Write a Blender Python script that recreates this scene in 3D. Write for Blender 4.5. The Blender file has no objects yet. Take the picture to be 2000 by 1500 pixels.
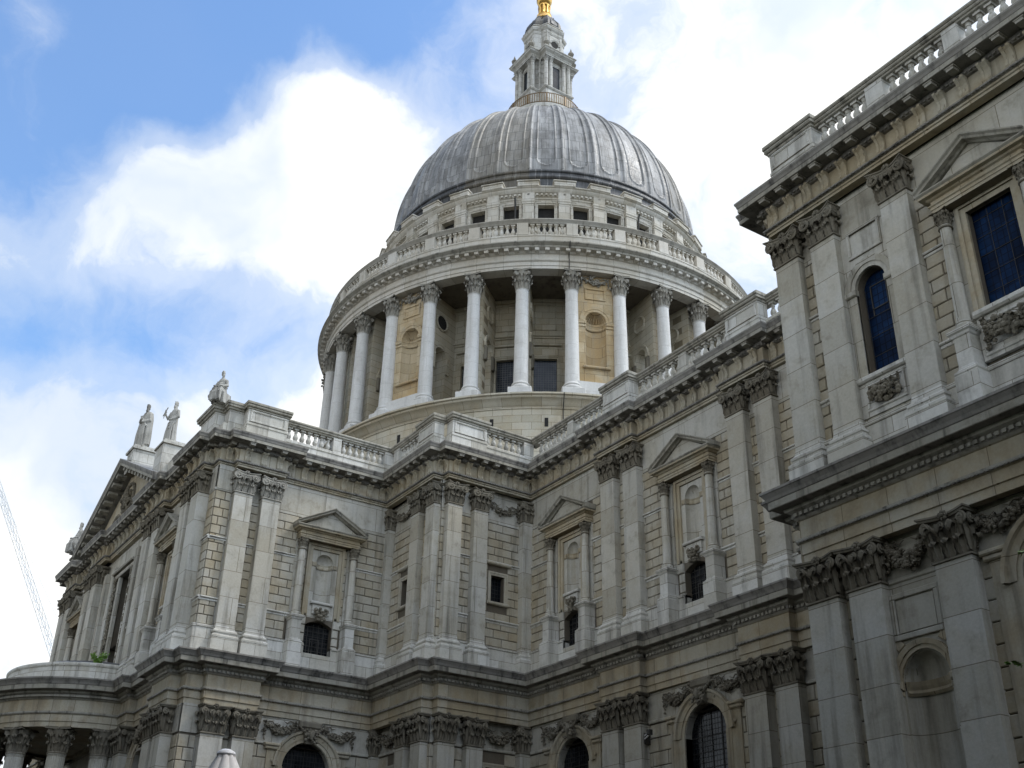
import bpy, bmesh, math, random
from mathutils import Matrix, Vector
random.seed(11)
PI = math.pi
R = math.radians
sin, cos = math.sin, math.cos
C = bpy.context.scene.collection
scene = bpy.context.scene

# ------------------------------------------------------------------ camera
def look(yaw, pitch, roll):
    F = Vector((-sin(yaw)*cos(pitch), cos(yaw)*cos(pitch), sin(pitch)))
    X = Vector((cos(yaw), sin(yaw), 0)); U = X.cross(F)
    X2 = X*cos(roll) + U*sin(roll); U2 = -X*sin(roll) + U*cos(roll)
    return Matrix(((X2.x, U2.x, -F.x), (X2.y, U2.y, -F.y), (X2.z, U2.z, -F.z)))
cam_data = bpy.data.cameras.new('camera')
cam = bpy.data.objects.new('camera', cam_data); C.objects.link(cam)
cam.matrix_world = Matrix.Translation((0, 0, 1.7)) @ look(R(56.86721895), R(28.33274296), R(1.22879461)).to_4x4()
cam_data.sensor_width = 36; cam_data.lens = 2220.28/2000*36
cam_data.clip_start = 0.1; cam_data.clip_end = 6000
scene.camera = cam

# ------------------------------------------------------------------ light, sky, exposure
SUN_AZ = R(52)      # direction towards the sun: angle from +X (west) to +Y (south)
SUN_EL = R(52)
sd = bpy.data.lights.new('sun', 'SUN'); sd.energy = 1.2; sd.angle = R(14); sd.color = (1, .95, .87)
sun = bpy.data.objects.new('sun', sd); C.objects.link(sun)
sv = Vector((cos(SUN_AZ)*cos(SUN_EL), sin(SUN_AZ)*cos(SUN_EL), sin(SUN_EL)))
sun.rotation_euler = sv.to_track_quat('Z', 'Y').to_euler()
scene.view_settings.view_transform = 'Standard'; scene.view_settings.look = 'None'
scene.view_settings.exposure = 0.75; scene.view_settings.gamma = 1.0

class NT:
    """small helper to wire shader nodes"""
    def __init__(s, tree): s.t = tree; s.n = tree.nodes; s.l = tree.links
    def new(s, typ, **kw):
        n = s.n.new(typ)
        for k, v in kw.items(): setattr(n, k, v)
        return n
    def put(s, sock, v):
        if hasattr(v, 'bl_idname') or isinstance(v, bpy.types.NodeSocket): s.l.new(v, sock)
        else: sock.default_value = v
    def math(s, op, a, b=0.0, c=None, clamp=False):
        n = s.new('ShaderNodeMath', operation=op, use_clamp=clamp)
        s.put(n.inputs[0], a); s.put(n.inputs[1], b)
        if c is not None: s.put(n.inputs[2], c)
        return n.outputs[0]
    def vmath(s, op, a, b=None):
        n = s.new('ShaderNodeVectorMath', operation=op); s.put(n.inputs[0], a)
        if b is not None: s.put(n.inputs[1], b)
        return n.outputs['Value'] if op in ('DOT_PRODUCT', 'LENGTH') else n.outputs[0]
    def noise(s, vec, scale, detail=4, rough=.55, dist=0.0):
        n = s.new('ShaderNodeTexNoise'); s.put(n.inputs['Vector'], vec)
        n.inputs['Scale'].default_value = scale; n.inputs['Detail'].default_value = detail
        n.inputs['Roughness'].default_value = rough; n.inputs['Distortion'].default_value = dist
        return n.outputs['Fac']
    def step(s, v, a, b, lo=0.0, hi=1.0):
        n = s.new('ShaderNodeMapRange', interpolation_type='SMOOTHSTEP')
        s.put(n.inputs[0], v)
        for i, q in enumerate((a, b, lo, hi)): s.put(n.inputs[1+i], q)
        return n.outputs[0]
    def mix(s, f, a, b, mode='MIX'):
        n = s.new('ShaderNodeMix', data_type='RGBA', blend_type=mode)
        s.put(n.inputs[0], f)
        s.put(n.inputs[6], a if not isinstance(a, tuple) else (*a, 1)[:4])
        s.put(n.inputs[7], b if not isinstance(b, tuple) else (*b, 1)[:4])
        return n.outputs[2]
    def xyz(s, v):
        n = s.new('ShaderNodeSeparateXYZ'); s.put(n.inputs[0], v); return n.outputs
    def vec(s, x, y, z):
        n = s.new('ShaderNodeCombineXYZ')
        for i, q in enumerate((x, y, z)): s.put(n.inputs[i], q)
        return n.outputs[0]

world = bpy.data.worlds.new('World'); scene.world = world; world.use_nodes = True
w = NT(world.node_tree); w.n.clear()
sky = w.new('ShaderNodeTexSky', sky_type='NISHITA', sun_disc=False)
sky.sun_elevation = SUN_EL
sky.sun_rotation = PI/2 - SUN_AZ          # rotation is measured clockwise from +Y
sky.air_density = 1.3; sky.dust_density = .6; sky.ozone_density = 2.5
tc = w.new('ShaderNodeTexCoord').outputs['Generated']
warp = w.new('ShaderNodeTexNoise'); w.put(warp.inputs['Vector'], tc); warp.inputs['Scale'].default_value = 9; warp.inputs['Detail'].default_value = 5
wv = w.vmath('NORMALIZE', w.vmath('ADD', tc, w.vmath('MULTIPLY', w.vmath('SUBTRACT', warp.outputs['Color'], (.5, .5, .5)), (.12, .12, .12))))
# cloud cover: patches of cloud (positive) and clear sky (negative) round given compass directions
PATCH = [((-0.723, -0.043, 0.690), 420, -3.29), ((-0.705, 0.011, 0.709), 420, -1.69), ((-0.684, 0.067, 0.727), 420, -1.52), ((-0.659, 0.126, 0.742), 420, -1.24),
         ((-0.630, 0.186, 0.754), 420, 1.83), ((-0.597, 0.246, 0.763), 420, 0.87), ((-0.561, 0.307, 0.769), 420, -1.49), ((-0.763, -0.025, 0.646), 420, -2.44), ((-0.746,
         0.030, 0.665), 420, 2.51), ((-0.701, 0.148, 0.697), 420, 0.66), ((-0.672, 0.210, 0.710), 420, -2.59), ((-0.640, 0.273, 0.719), 420, -1.72), ((-0.792, -0.012,
         0.610), 420, -0.67), ((-0.777, 0.045, 0.628), 420, 1.40), ((-0.757, 0.104, 0.645), 420, -4.13), ((-0.733, 0.166, 0.660), 420, -1.68), ((-0.672, 0.292, 0.681),
         420, 0.67), ((-0.634, 0.356, 0.686), 420, -1.18), ((-0.819, 0.001, 0.574), 420, -1.27), ((-0.804, 0.059, 0.592), 420, -1.87), ((-0.785, 0.119, 0.608), 420,
         2.71), ((-0.761, 0.182, 0.623), 420, 1.89), ((-0.733, 0.246, 0.634), 420, 1.24), ((-0.700, 0.311, 0.643), 420, 0.63), ((-0.843, 0.015, 0.537), 420, 0.59),
         ((-0.829, 0.073, 0.554), 420, -0.82), ((-0.811, 0.134, 0.570), 420, -0.97), ((-0.788, 0.198, 0.583), 420, -1.37), ((-0.760, 0.263, 0.594), 420, -0.55), ((-0.727,
         0.328, 0.603), 420, -1.62), ((-0.867, 0.028, 0.498), 420, 1.25), ((-0.853, 0.087, 0.514), 420, 2.32), ((-0.836, 0.149, 0.529), 420, 1.12), ((-0.813, 0.214,
         0.541), 420, 1.75), ((-0.786, 0.279, 0.552), 420, 1.84), ((-0.753, 0.345, 0.560), 420, 1.26), ((-0.885, 0.039, 0.464), 420, -2.09), ((-0.872, 0.099, 0.479), 420,
         -2.97), ((-0.855, 0.161, 0.493), 420, -1.49), ((-0.833, 0.226, 0.505), 420, -1.64), ((-0.806, 0.293, 0.515), 420, -1.97), ((-0.773, 0.359, 0.523), 420, -0.92),
         ((-0.888, 0.109, 0.447), 420, 1.52), ((-0.822, 0.304, 0.481), 420, 0.55), ((-0.492, 0.675, 0.550), 14, 0.93), ((-0.914, 0.296, 0.276), 40, 1.30), ((.5, -.6,
         .62), 4, .5), ((.2, .3, .93), 8, .3), ((-.1, -.97, .2), 5, 1.3), ((-.694, .329, .641), 500, 1.0), ((-.739, .315, .575), 400, .5), ((-.734, .127, .667), 260, -.5)]
cov = None
for d, k, a in PATCH:
    L = math.sqrt(sum(q*q for q in d)); d = tuple(q/L for q in d)
    g = w.math('MULTIPLY', w.math('EXPONENT', w.math('MULTIPLY', w.math('SUBTRACT', w.vmath('DOT_PRODUCT', wv, d), 1.0), float(k))), float(a))
    cov = g if cov is None else w.math('ADD', cov, g)
n1 = w.math('ADD', w.math('MULTIPLY', w.noise(wv, 6.5, 10, .62), .65), w.math('MULTIPLY', w.noise(wv, 19.0, 8, .62), .35)); n2 = w.noise(wv, 2.6, 4, .5)
cov = w.math('ADD', w.math('ADD', cov, .2), w.math('ADD', w.math('MULTIPLY', w.math('SUBTRACT', n1, .5), 4.9), w.math('MULTIPLY', w.math('SUBTRACT', n2, .5), .3)))
mask = w.step(cov, -.5, 1.25)
thin = w.step(cov, -1.4, .5, .03, .5)
mask = w.math('MAXIMUM', mask, thin)
shade = w.noise(wv, 4.0, 5, .5)
cloud = w.mix(w.step(shade, .38, .60), (4.7, 5.25, 6.2), (7.2, 7.2, 7.2))
# unseen sky shaped to light the walls: bright west, dim north, bright horizon strip
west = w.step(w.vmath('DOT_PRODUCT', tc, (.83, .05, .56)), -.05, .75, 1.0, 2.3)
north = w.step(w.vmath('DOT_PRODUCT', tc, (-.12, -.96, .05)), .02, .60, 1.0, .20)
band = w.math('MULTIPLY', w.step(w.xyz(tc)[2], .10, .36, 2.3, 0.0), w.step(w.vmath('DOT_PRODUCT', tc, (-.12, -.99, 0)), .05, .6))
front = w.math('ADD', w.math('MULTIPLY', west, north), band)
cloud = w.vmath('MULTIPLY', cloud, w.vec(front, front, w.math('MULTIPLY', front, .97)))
skyc = w.mix(1.0, sky.outputs[0], (1.08, 1.30, 1.50), 'MULTIPLY')
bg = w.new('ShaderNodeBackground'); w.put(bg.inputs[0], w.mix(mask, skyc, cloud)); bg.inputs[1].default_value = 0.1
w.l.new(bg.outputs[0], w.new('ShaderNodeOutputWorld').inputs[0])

# ------------------------------------------------------------------ materials
def mat(name):
    m = bpy.data.materials.new(name); m.use_nodes = True
    t = NT(m.node_tree); b = t.n['Principled BSDF']
    return m, t, b

DC = (-68.5, 47.65)       # axis of the dome

def stone(name, base, warm, dark, warm_amt=.6, dark_amt=.45, joints=None, rough=.88, streak_scale=2.0, mortar=(.42, .39, .34), vary=(.74, .715, .655)):
    m, t, b = mat(name)
    geo = t.new('ShaderNodeNewGeometry'); P = geo.outputs['Position']
    big = t.noise(P, .33, 4); mid = t.noise(P, 1.5, 6, .62); fine = t.noise(P, 11, 6, .65)
    st = t.noise(t.vmath('MULTIPLY', P, (streak_scale, streak_scale, .16)), 1.0, 6, .6)
    col = t.mix(t.math('MULTIPLY', t.step(t.math('ADD', t.math('MULTIPLY', big, .6), t.math('MULTIPLY', mid, .4)), .40, .60), warm_amt), base, warm)
    col = t.mix(t.math('MULTIPLY', t.step(st, .48, .74), dark_amt), col, dark)
    col = t.mix(t.math('MULTIPLY', t.step(mid, .52, .78), dark_amt*.7), col, dark)
    at = t.new('ShaderNodeAttribute', attribute_name='tone')
    col = t.mix(1.0, col, t.mix(at.outputs['Fac'], (1, 1, 1), (.86, .82, .74)), 'MULTIPLY')
    if joints:
        bw, bh, mode = joints
        x, y, z = t.xyz(P)
        if mode == 'drum':
            u = t.math('MULTIPLY', t.math('ARCTAN2', t.math('SUBTRACT', y, DC[1]), t.math('SUBTRACT', x, DC[0])), 17.5)
        else:
            nx, ny, nz = t.xyz(geo.outputs['True Normal'])
            u = t.math('ADD', t.math('MULTIPLY', x, t.math('ABSOLUTE', ny)), t.math('MULTIPLY', y, t.math('ABSOLUTE', nx)))
        br = t.new('ShaderNodeTexBrick'); t.put(br.inputs['Vector'], t.vec(u, z, 0.0))
        br.inputs['Color1'].default_value = (1, 1, 1, 1); br.inputs['Color2'].default_value = (*vary, 1)
        br.inputs['Mortar'].default_value = (*mortar, 1); br.inputs['Scale'].default_value = 1
        br.inputs['Mortar Size'].default_value = .013; br.inputs['Brick Width'].default_value = bw; br.inputs['Row Height'].default_value = bh
        br.inputs['Bias'].default_value = -.25
        col = t.mix(1.0, col, br.outputs['Color'], 'MULTIPLY')
    col = t.mix(1.0, col, t.mix(t.step(fine, .3, .7), (.93, .93, .93), (1.05, 1.05, 1.05)), 'MULTIPLY')
    t.put(b.inputs['Base Color'], col); b.inputs['Roughness'].default_value = rough
    b.inputs['Specular IOR Level'].default_value = .25
    bp = t.new('ShaderNodeBump'); bp.inputs['Strength'].default_value = .22; bp.inputs['Distance'].default_value = .03
    t.put(bp.inputs['Height'], t.math('ADD', fine, t.math('MULTIPLY', mid, 1.5))); t.put(b.inputs['Normal'], bp.outputs[0])
    return m

M = {}
M['wall'] = stone('portland_blocks', (.43, .41, .355), (.39, .335, .235), (.175, .16, .125), .7, .75)
M['joint'] = stone('recessed_joint', (.135, .12, .095), (.13, .10, .07), (.06, .055, .045), .5, .5)
M['smooth'] = stone('portland_ashlar', (.50, .49, .45), (.44, .405, .325), (.20, .19, .165), .6, .8, joints=(3.1, 1.35, 'flat'))
M['pale'] = stone('rain_washed_stone', (.60, .595, .565), (.49, .47, .415), (.23, .22, .20), .5, .75, joints=(1.6, .62, 'flat'))
M['frieze'] = stone('frieze_stone', (.44, .41, .335), (.40, .325, .21), (.18, .16, .125), .75, .65, joints=(1.7, 6, 'flat'))
M['cornice'] = stone('weathered_cornice', (.35, .335, .29), (.27, .245, .19), (.075, .07, .06), .55, .9, streak_scale=3.2)
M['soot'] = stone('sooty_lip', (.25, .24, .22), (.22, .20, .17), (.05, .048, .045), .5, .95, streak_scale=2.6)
M['ornament'] = stone('sooty_carving', (.205, .188, .15), (.165, .14, .10), (.055, .05, .042), .6, .8)
M['soffit'] = stone('sooty_shaded_soffit', (.17, .15, .12), (.13, .11, .08), (.05, .045, .04), .6, .6)  # soot brown with the drum ceiling's shade painted into the colour
M['grey'] = stone('grey_carving', (.34, .325, .285), (.27, .24, .19), (.10, .095, .085), .5, .6)
M['drum'] = stone('drum_ashlar', (.53, .50, .415), (.50, .42, .29), (.32, .29, .235), .6, .35, joints=(1.25, .52, 'drum'))
M['column'] = stone('pale_column_stone', (.67, .665, .645), (.58, .565, .53), (.40, .39, .37), .5, .5, joints=(9, 1.15, 'flat'), mortar=(.78, .77, .75), vary=(.93, .925, .91))
M['ring'] = stone('pale_ring_stone', (.61, .59, .54), (.54, .48, .385), (.33, .31, .27), .5, .45, joints=(1.9, 6, 'drum'))
M['attic'] = stone('attic_stone', (.60, .58, .525), (.53, .47, .37), (.30, .28, .245), .5, .4, joints=(1.3, .6, 'drum'))
M['ochre'] = stone('ochre_stained_stone', (.54, .455, .315), (.47, .33, .165), (.34, .31, .255), .8, .7, joints=(1.4, .8, 'drum'))
M['statue'] = stone('statue_stone', (.40, .39, .36), (.31, .295, .255), (.07, .066, .06), .5, 1.0)

def lead(name, c0, c1, c2, met=.25, rough=.42):
    m, t, b = mat(name)
    geo = t.new('ShaderNodeNewGeometry'); P = geo.outputs['Position']; x, y, z = t.xyz(P)
    ang = t.math('ARCTAN2', t.math('SUBTRACT', y, DC[1]), t.math('SUBTRACT', x, DC[0]))
    v = t.vec(t.math('MULTIPLY', ang, 13.0), t.math('MULTIPLY', z, .22), 0.0)
    st = t.noise(v, 1.5, 7, .65); mid = t.noise(P, .9, 5); fin = t.noise(P, 7, 5)
    col = t.mix(t.step(mid, .4, .62), c0, c1)
    col = t.mix(t.step(st, .45, .72), col, c2)
    # warm brown weathering bay by bay
    bay = t.noise(t.vec(t.math('MULTIPLY', t.math('FLOOR', t.math('ADD', t.math('MULTIPLY', ang, 32/(2*PI)), .5)), 7.31), 3.0, 0.0), 1.0, 0)
    col = t.mix(t.math('MULTIPLY', t.step(bay, .5, .68), .5), col, (.26, .225, .16))
    drip = t.noise(t.vec(t.math('MULTIPLY', ang, 75.0), t.math('MULTIPLY', z, .35), 3.0), 1.0, 5, .6)
    col = t.mix(t.math('MULTIPLY', t.step(drip, .52, .72), .55), col, (.10, .097, .09))
    col = t.mix(t.math('MULTIPLY', t.step(drip, .46, .30), .5), col, (.45, .44, .43))
    br = t.new('ShaderNodeTexBrick'); t.put(br.inputs['Vector'], t.vec(t.math('MULTIPLY', ang, 13.0), z, 0.0))
    br.inputs['Color1'].default_value = (1, 1, 1, 1); br.inputs['Color2'].default_value = (.70, .70, .70, 1); br.inputs['Mortar'].default_value = (.42, .42, .42, 1)
    br.inputs['Scale'].default_value = 1; br.inputs['Mortar Size'].default_value = .025; br.inputs['Brick Width'].default_value = .62; br.inputs['Row Height'].default_value = 1.15
    col = t.mix(1.0, col, br.outputs['Color'], 'MULTIPLY')
    t.put(b.inputs['Base Color'], col); b.inputs['Metallic'].default_value = met
    t.put(b.inputs['Roughness'], t.step(fin, .3, .7, rough-.08, rough+.14))
    bp = t.new('ShaderNodeBump'); bp.inputs['Strength'].default_value = .3; bp.inputs['Distance'].default_value = .04
    t.put(bp.inputs['Height'], t.math('ADD', fin, mid)); t.put(b.inputs['Normal'], bp.outputs[0])
    return m
M['lead'] = lead('dome_lead', (.30, .30, .295), (.19, .187, .178), (.43, .43, .425), .05, .5)
M['lead_dark'] = lead('dark_lead', (.075, .08, .085), (.05, .05, .052), (.12, .12, .12), .2, .5)

def plain(name, col, rough=.6, met=0.0, noise=.25, sc=6.0):
    m, t, b = mat(name)
    P = t.new('ShaderNodeNewGeometry').outputs['Position']
    f = t.step(t.noise(P, sc, 5), .3, .7)
    t.put(b.inputs['Base Color'], t.mix(f, tuple(c*(1-noise) for c in col), tuple(min(1, c*(1+noise)) for c in col)))
    b.inputs['Roughness'].default_value = rough; b.inputs['Metallic'].default_value = met
    return m
M['gold'] = plain('gilding', (.72, .45, .13), .38, .75, .2)
M['iron'] = plain('dark_iron', (.035, .033, .03), .6)
M['rail'] = plain('gilt_railing', (.20, .13, .06), .5, .3)
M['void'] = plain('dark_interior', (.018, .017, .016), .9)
M['crane'] = plain('pale_crane_paint', (.66, .70, .74), .5, 0, .05)
M['cloth'] = plain('white_canvas', (.80, .77, .75), .85, 0, .05, 20)
M['plastic'] = plain('white_cap', (.78, .78, .80), .5, 0, .05)
M['leaf'] = plain('young_leaf', (.16, .29, .05), .5, 0, .4, 9)
M['leaf_dark'] = plain('plane_leaf', (.055, .10, .022), .5, 0, .5, 3)
M['bark'] = plain('grey_bark', (.13, .11, .085), .9, 0, .4)
M['paving'] = stone('paving', (.075, .07, .065), (.07, .065, .055), (.04, .038, .035), .5, .5, joints=(1.1, .7, 'flat'))
M['brick'] = plain('neighbour_brick', (.09, .065, .05), .85, 0, .3, 2)

def glass(name, col, gw, gh, rough, lead_c=(.015, .016, .018), wl=.022):
    m, t, b = mat(name)
    geo = t.new('ShaderNodeNewGeometry'); P = geo.outputs['Position']; x, y, z = t.xyz(P)
    nx, ny, nz = t.xyz(geo.outputs['True Normal'])
    u = t.math('ADD', t.math('MULTIPLY', x, t.math('ABSOLUTE', ny)), t.math('MULTIPLY', y, t.math('ABSOLUTE', nx)))
    br = t.new('ShaderNodeTexBrick', offset=0.0); t.put(br.inputs['Vector'], t.vec(u, z, 0.0))
    br.inputs['Scale'].default_value = 1; br.inputs['Brick Width'].default_value = gw; br.inputs['Row Height'].default_value = gh; br.inputs['Mortar Size'].default_value = wl
    br.inputs['Color1'].default_value = (*col, 1); br.inputs['Color2'].default_value = (*(c*.6 for c in col), 1); br.inputs['Mortar'].default_value = (*lead_c, 1)
    t.put(b.inputs['Base Color'], t.mix(1.0, br.outputs['Color'], t.mix(t.step(t.noise(P, 1.3, 4), .35, .65), (.45, .5, .55), (1.5, 1.45, 1.4)), 'MULTIPLY'))
    t.put(b.inputs['Roughness'], t.math('ADD', t.math('MULTIPLY', br.outputs['Fac'], .4), rough))
    b.inputs['Specular IOR Level'].default_value = .5
    bp = t.new('ShaderNodeBump'); bp.inputs['Strength'].default_value = .25; bp.inputs['Distance'].default_value = .01
    t.put(bp.inputs['Height'], t.noise(P, 5, 3)); t.put(b.inputs['Normal'], bp.outputs[0])
    return m
M['pane'] = glass('leaded_dark_glass', (.012, .014, .017), .17, .21, .16, (.016, .017, .019), .016)
M['pane'].node_tree.nodes['Principled BSDF'].inputs['Specular IOR Level'].default_value = .22
M['pane_blue'] = glass('leaded_blue_glass', (.005, .022, .07), .21, .26, .30, (.004, .008, .02), .016)
M['pane_blue'].node_tree.nodes['Principled BSDF'].inputs['Specular IOR Level'].default_value = .12
M['pane_drum'] = glass('drum_glass', (.035, .045, .06), .18, .18, .1, (.075, .075, .075), .02)

# ------------------------------------------------------------------ mesh builder
T = 0.618033988749895
ICO_V = []
_g = (1+5**.5)/2
for a, b_ in ((1, _g), (-1, _g), (1, -_g), (-1, -_g)):
    ICO_V += [Vector((0, a, b_)).normalized(), Vector((a, b_, 0)).normalized(), Vector((b_, 0, a)).normalized()]
def _icof():
    bm = bmesh.new(); vs = [bm.verts.new(v) for v in ICO_V]
    r = bmesh.ops.convex_hull(bm, input=vs); bm.verts.index_update()
    f = [tuple(v.index for v in fc.verts) for fc in bm.faces]; bm.free(); return f
ICO_F = _icof()

class MB:
    def __init__(s): s.v = []; s.f = []; s.sm = []; s.mi = []; s.tn = []; s.m = 0; s.tone = 0.0; s.X = None
    def add(s, vs, fs, sm=False, X=None):
        X = X if X is not None else s.X
        if X is not None: vs = [X @ Vector(p) for p in vs]
        b = len(s.v); s.v += [tuple(p) for p in vs]
        for f in fs:
            s.f.append(tuple(b+i for i in f)); s.sm.append(sm); s.mi.append(s.m); s.tn.append(s.tone)
    def quad(s, a, b, c, d): s.add([a, b, c, d], [(0, 1, 2, 3)])
    def box(s, x0, x1, y0, y1, z0, z1, X=None, ch=0.0):
        c = ch
        v = [(x0, y0+c, z0), (x1, y0+c, z0), (x1, y1, z0), (x0, y1, z0), (x0, y0+c, z1), (x1, y0+c, z1), (x1, y1, z1), (x0, y1, z1)]
        f = [(0, 3, 2, 1), (4, 5, 6, 7), (2, 3, 7, 6), (1, 2, 6, 5), (3, 0, 4, 7)]
        if c:
            v += [(x0+c, y0, z0+c), (x1-c, y0, z0+c), (x1-c, y0, z1-c), (x0+c, y0, z1-c)]
            f += [(8, 9, 10, 11), (0, 1, 9, 8), (1, 5, 10, 9), (5, 4, 11, 10), (4, 0, 8, 11)]
        else: f.append((0, 1, 5, 4))
        s.add(v, f, False, X)
    def sph(s, c, r, sq=(1, 1, 1), X=None):
        s.add([(c[0]+v.x*r*sq[0], c[1]+v.y*r*sq[1], c[2]+v.z*r*sq[2]) for v in ICO_V], ICO_F, True, X)
    def lathe(s, prof, n=20, c=(0, 0, 0), a0=0.0, a1=2*PI, sm=True, X=None, flute=None, cap=True):
        full = abs(a1-a0-2*PI) < 1e-6; m = n if full else n+1
        v = []
        for r, z in prof:
            for i in range(m):
                a = a0+(a1-a0)*i/n
                rr = r if flute is None else flute(r, z, a)
                v.append((c[0]+rr*cos(a), c[1]+rr*sin(a), c[2]+z))
        f = []
        for j in range(len(prof)-1):
            for i in range(n):
                k = (i+1) % m if full else i+1
                f.append((j*m+i, j*m+k, (j+1)*m+k, (j+1)*m+i))
        s.add(v, f, sm, X)
        if cap and full:
            for j in (0, len(prof)-1):
                if prof[j][0] > 1e-4: s.add(v[j*m:(j+1)*m], [tuple(range(m))], False, X)
    def sweep(s, path, prof, closed=False, mats=None, caps=True, sm=False, X=None):
        """path in plan, walked with the outside on its right; prof = (out, z) pairs from bottom to top"""
        n = len(path); P = [Vector((p[0], p[1])) for p in path]; rings = []
        for i in range(n):
            d0 = (P[i]-P[i-1]) if (i or closed) else (P[1]-P[0])
            d1 = (P[(i+1) % n]-P[i]) if (i < n-1 or closed) else (P[-1]-P[-2])
            d0 = d0.normalized(); d1 = d1.normalized()
            a = Vector((d0.y, -d0.x)); b = Vector((d1.y, -d1.x))
            o = (a+b)/max(.2, 1+a.dot(b))
            rings.append([(P[i].x+o.x*q[0], P[i].y+o.y*q[0], q[1]) for q in prof])
        k = len(prof); v = [p for r in rings for p in r]; m0 = s.m
        for j in range(k-1):
            f = []
            for i in range(n if closed else n-1):
                i2 = (i+1) % n
                f.append((i*k+j, i2*k+j, i2*k+j+1, i*k+j+1))
            if mats: s.m = mats[j]
            s.add(v, f, sm, X)
        s.m = m0
        if caps and not closed: s.add(v, [tuple(range(k)), tuple((n-1)*k+i for i in range(k))], False, X)
    def tube(s, pts, rad, n=6, X=None, cap=True):
        pts = [Vector(p) for p in pts]
        if not hasattr(rad, '__len__'): rad = [rad]*len(pts)
        v = []; up = None
        for i, p in enumerate(pts):
            d = (pts[min(i+1, len(pts)-1)]-pts[max(i-1, 0)]).normalized()
            if up is None: up = Vector((0, 0, 1)) if abs(d.z) < .9 else Vector((1, 0, 0))
            a = d.cross(up).normalized(); up = a.cross(d).normalized()
            for k in range(n): v.append(p+(a*cos(2*PI*k/n)+up*sin(2*PI*k/n))*rad[i])
        f = [(i*n+k, i*n+(k+1) % n, (i+1)*n+(k+1) % n, (i+1)*n+k) for i in range(len(pts)-1) for k in range(n)]
        if cap: f += [tuple(range(n)), tuple((len(pts)-1)*n+k for k in range(n))]
        s.add(v, f, True, X)
    def loft(s, rings, sm=True, X=None, cap=True):
        n = len(rings[0]); v = [p for r in rings for p in r]
        f = [(j*n+i, j*n+(i+1) % n, (j+1)*n+(i+1) % n, (j+1)*n+i) for j in range(len(rings)-1) for i in range(n)]
        if cap: f += [tuple(range(n)), tuple((len(rings)-1)*n+i for i in range(n))]
        s.add(v, f, sm, X)
    def mesh(s, name, mats):
        me = bpy.data.meshes.new(name); me.from_pydata(s.v, [], s.f)
        me.polygons.foreach_set('use_smooth', s.sm); me.polygons.foreach_set('material_index', s.mi)
        if any(s.tn):
            at = me.attributes.new('tone', 'FLOAT', 'FACE'); at.data.foreach_set('value', s.tn)
        bm = bmesh.new(); bm.from_mesh(me); bmesh.ops.recalc_face_normals(bm, faces=bm.faces[:]); bm.to_mesh(me); bm.free()
        for q in (mats if isinstance(mats, (list, tuple)) else [mats]): me.materials.append(M[q])
        if any(s.sm): me.set_sharp_from_angle(angle=R(40))
        return me

W = {}
def obj(name, data, parent=None, X=None, label=None, kind=None):
    """one object; X is its place in the world"""
    X = X if X is not None else Matrix()
    o = bpy.data.objects.new(name, data); C.objects.link(o); W[o] = X.copy()
    if parent is not None: o.parent = parent; o.matrix_local = W[parent].inverted() @ X
    else: o.matrix_world = X
    if label: o['label'] = label
    if kind: o['kind'] = kind
    return o
def top(o, label, cat, group=None):
    o['label'] = label; o['category'] = cat
    if group: o['group'] = group
    return o
def at(x, y, rot=0.0, z=0.0): return Matrix.Translation((x, y, z)) @ Matrix.Rotation(rot, 4, 'Z')
N_, W_, E_ = 0.0, PI/2, -PI/2             # facing north (-Y), west (+X), east (-X)

# ------------------------------------------------------------------ pieces of architecture (local: x along, -y outward, z up)
def wall_open(mb, u0, u1, z0, z1, ops, depth=.4, y=0.0, seg=16):
    """flat wall band with openings; op = (cx, half, z_bottom, z_spring, rise): rise = half for a round arch, 0 for a flat head"""
    cur = u0
    for cx, h, zb, zs, rise in sorted(ops):
        l, r = cx-h, cx+h
        mb.quad((cur, y, z0), (l, y, z0), (l, y, z1), (cur, y, z1))
        if zb > z0: mb.quad((l, y, z0), (r, y, z0), (r, y, zb), (l, y, zb))
        mb.quad((l, y, max(zb, z0)), (l, y, zs), (l, y+depth, zs), (l, y+depth, max(zb, z0)))
        mb.quad((r, y, max(zb, z0)), (r, y, zs), (r, y+depth, zs), (r, y+depth, max(zb, z0)))
        if zb > z0: mb.quad((l, y, zb), (r, y, zb), (r, y+depth, zb), (l, y+depth, zb))
        if rise == 0:
            mb.quad((l, y, zs), (r, y, zs), (r, y, z1), (l, y, z1)); mb.quad((l, y, zs), (r, y, zs), (r, y+depth, zs), (l, y+depth, zs))
        else:
            if rise >= h: pts = [(cx-h*cos(PI*i/seg), zs+h*sin(PI*i/seg)) for i in range(seg+1)]
            else:
                Rr = (h*h+rise*rise)/(2*rise); a = math.asin(h/Rr)
                pts = [(cx+Rr*sin(-a+2*a*i/seg), zs+rise-Rr+Rr*cos(-a+2*a*i/seg)) for i in range(seg+1)]
            for (xa, za), (xb, zb2) in zip(pts, pts[1:]):
                mb.quad((xa, y, za), (xb, y, zb2), (xb, y, z1), (xa, y, z1))
                mb.quad((xa, y, za), (xb, y, zb2), (xb, y+depth, zb2), (xa, y+depth, za))
        cur = r
    mb.quad((cur, y, z0), (u1, y, z0), (u1, y, z1), (cur, y, z1))

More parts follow.
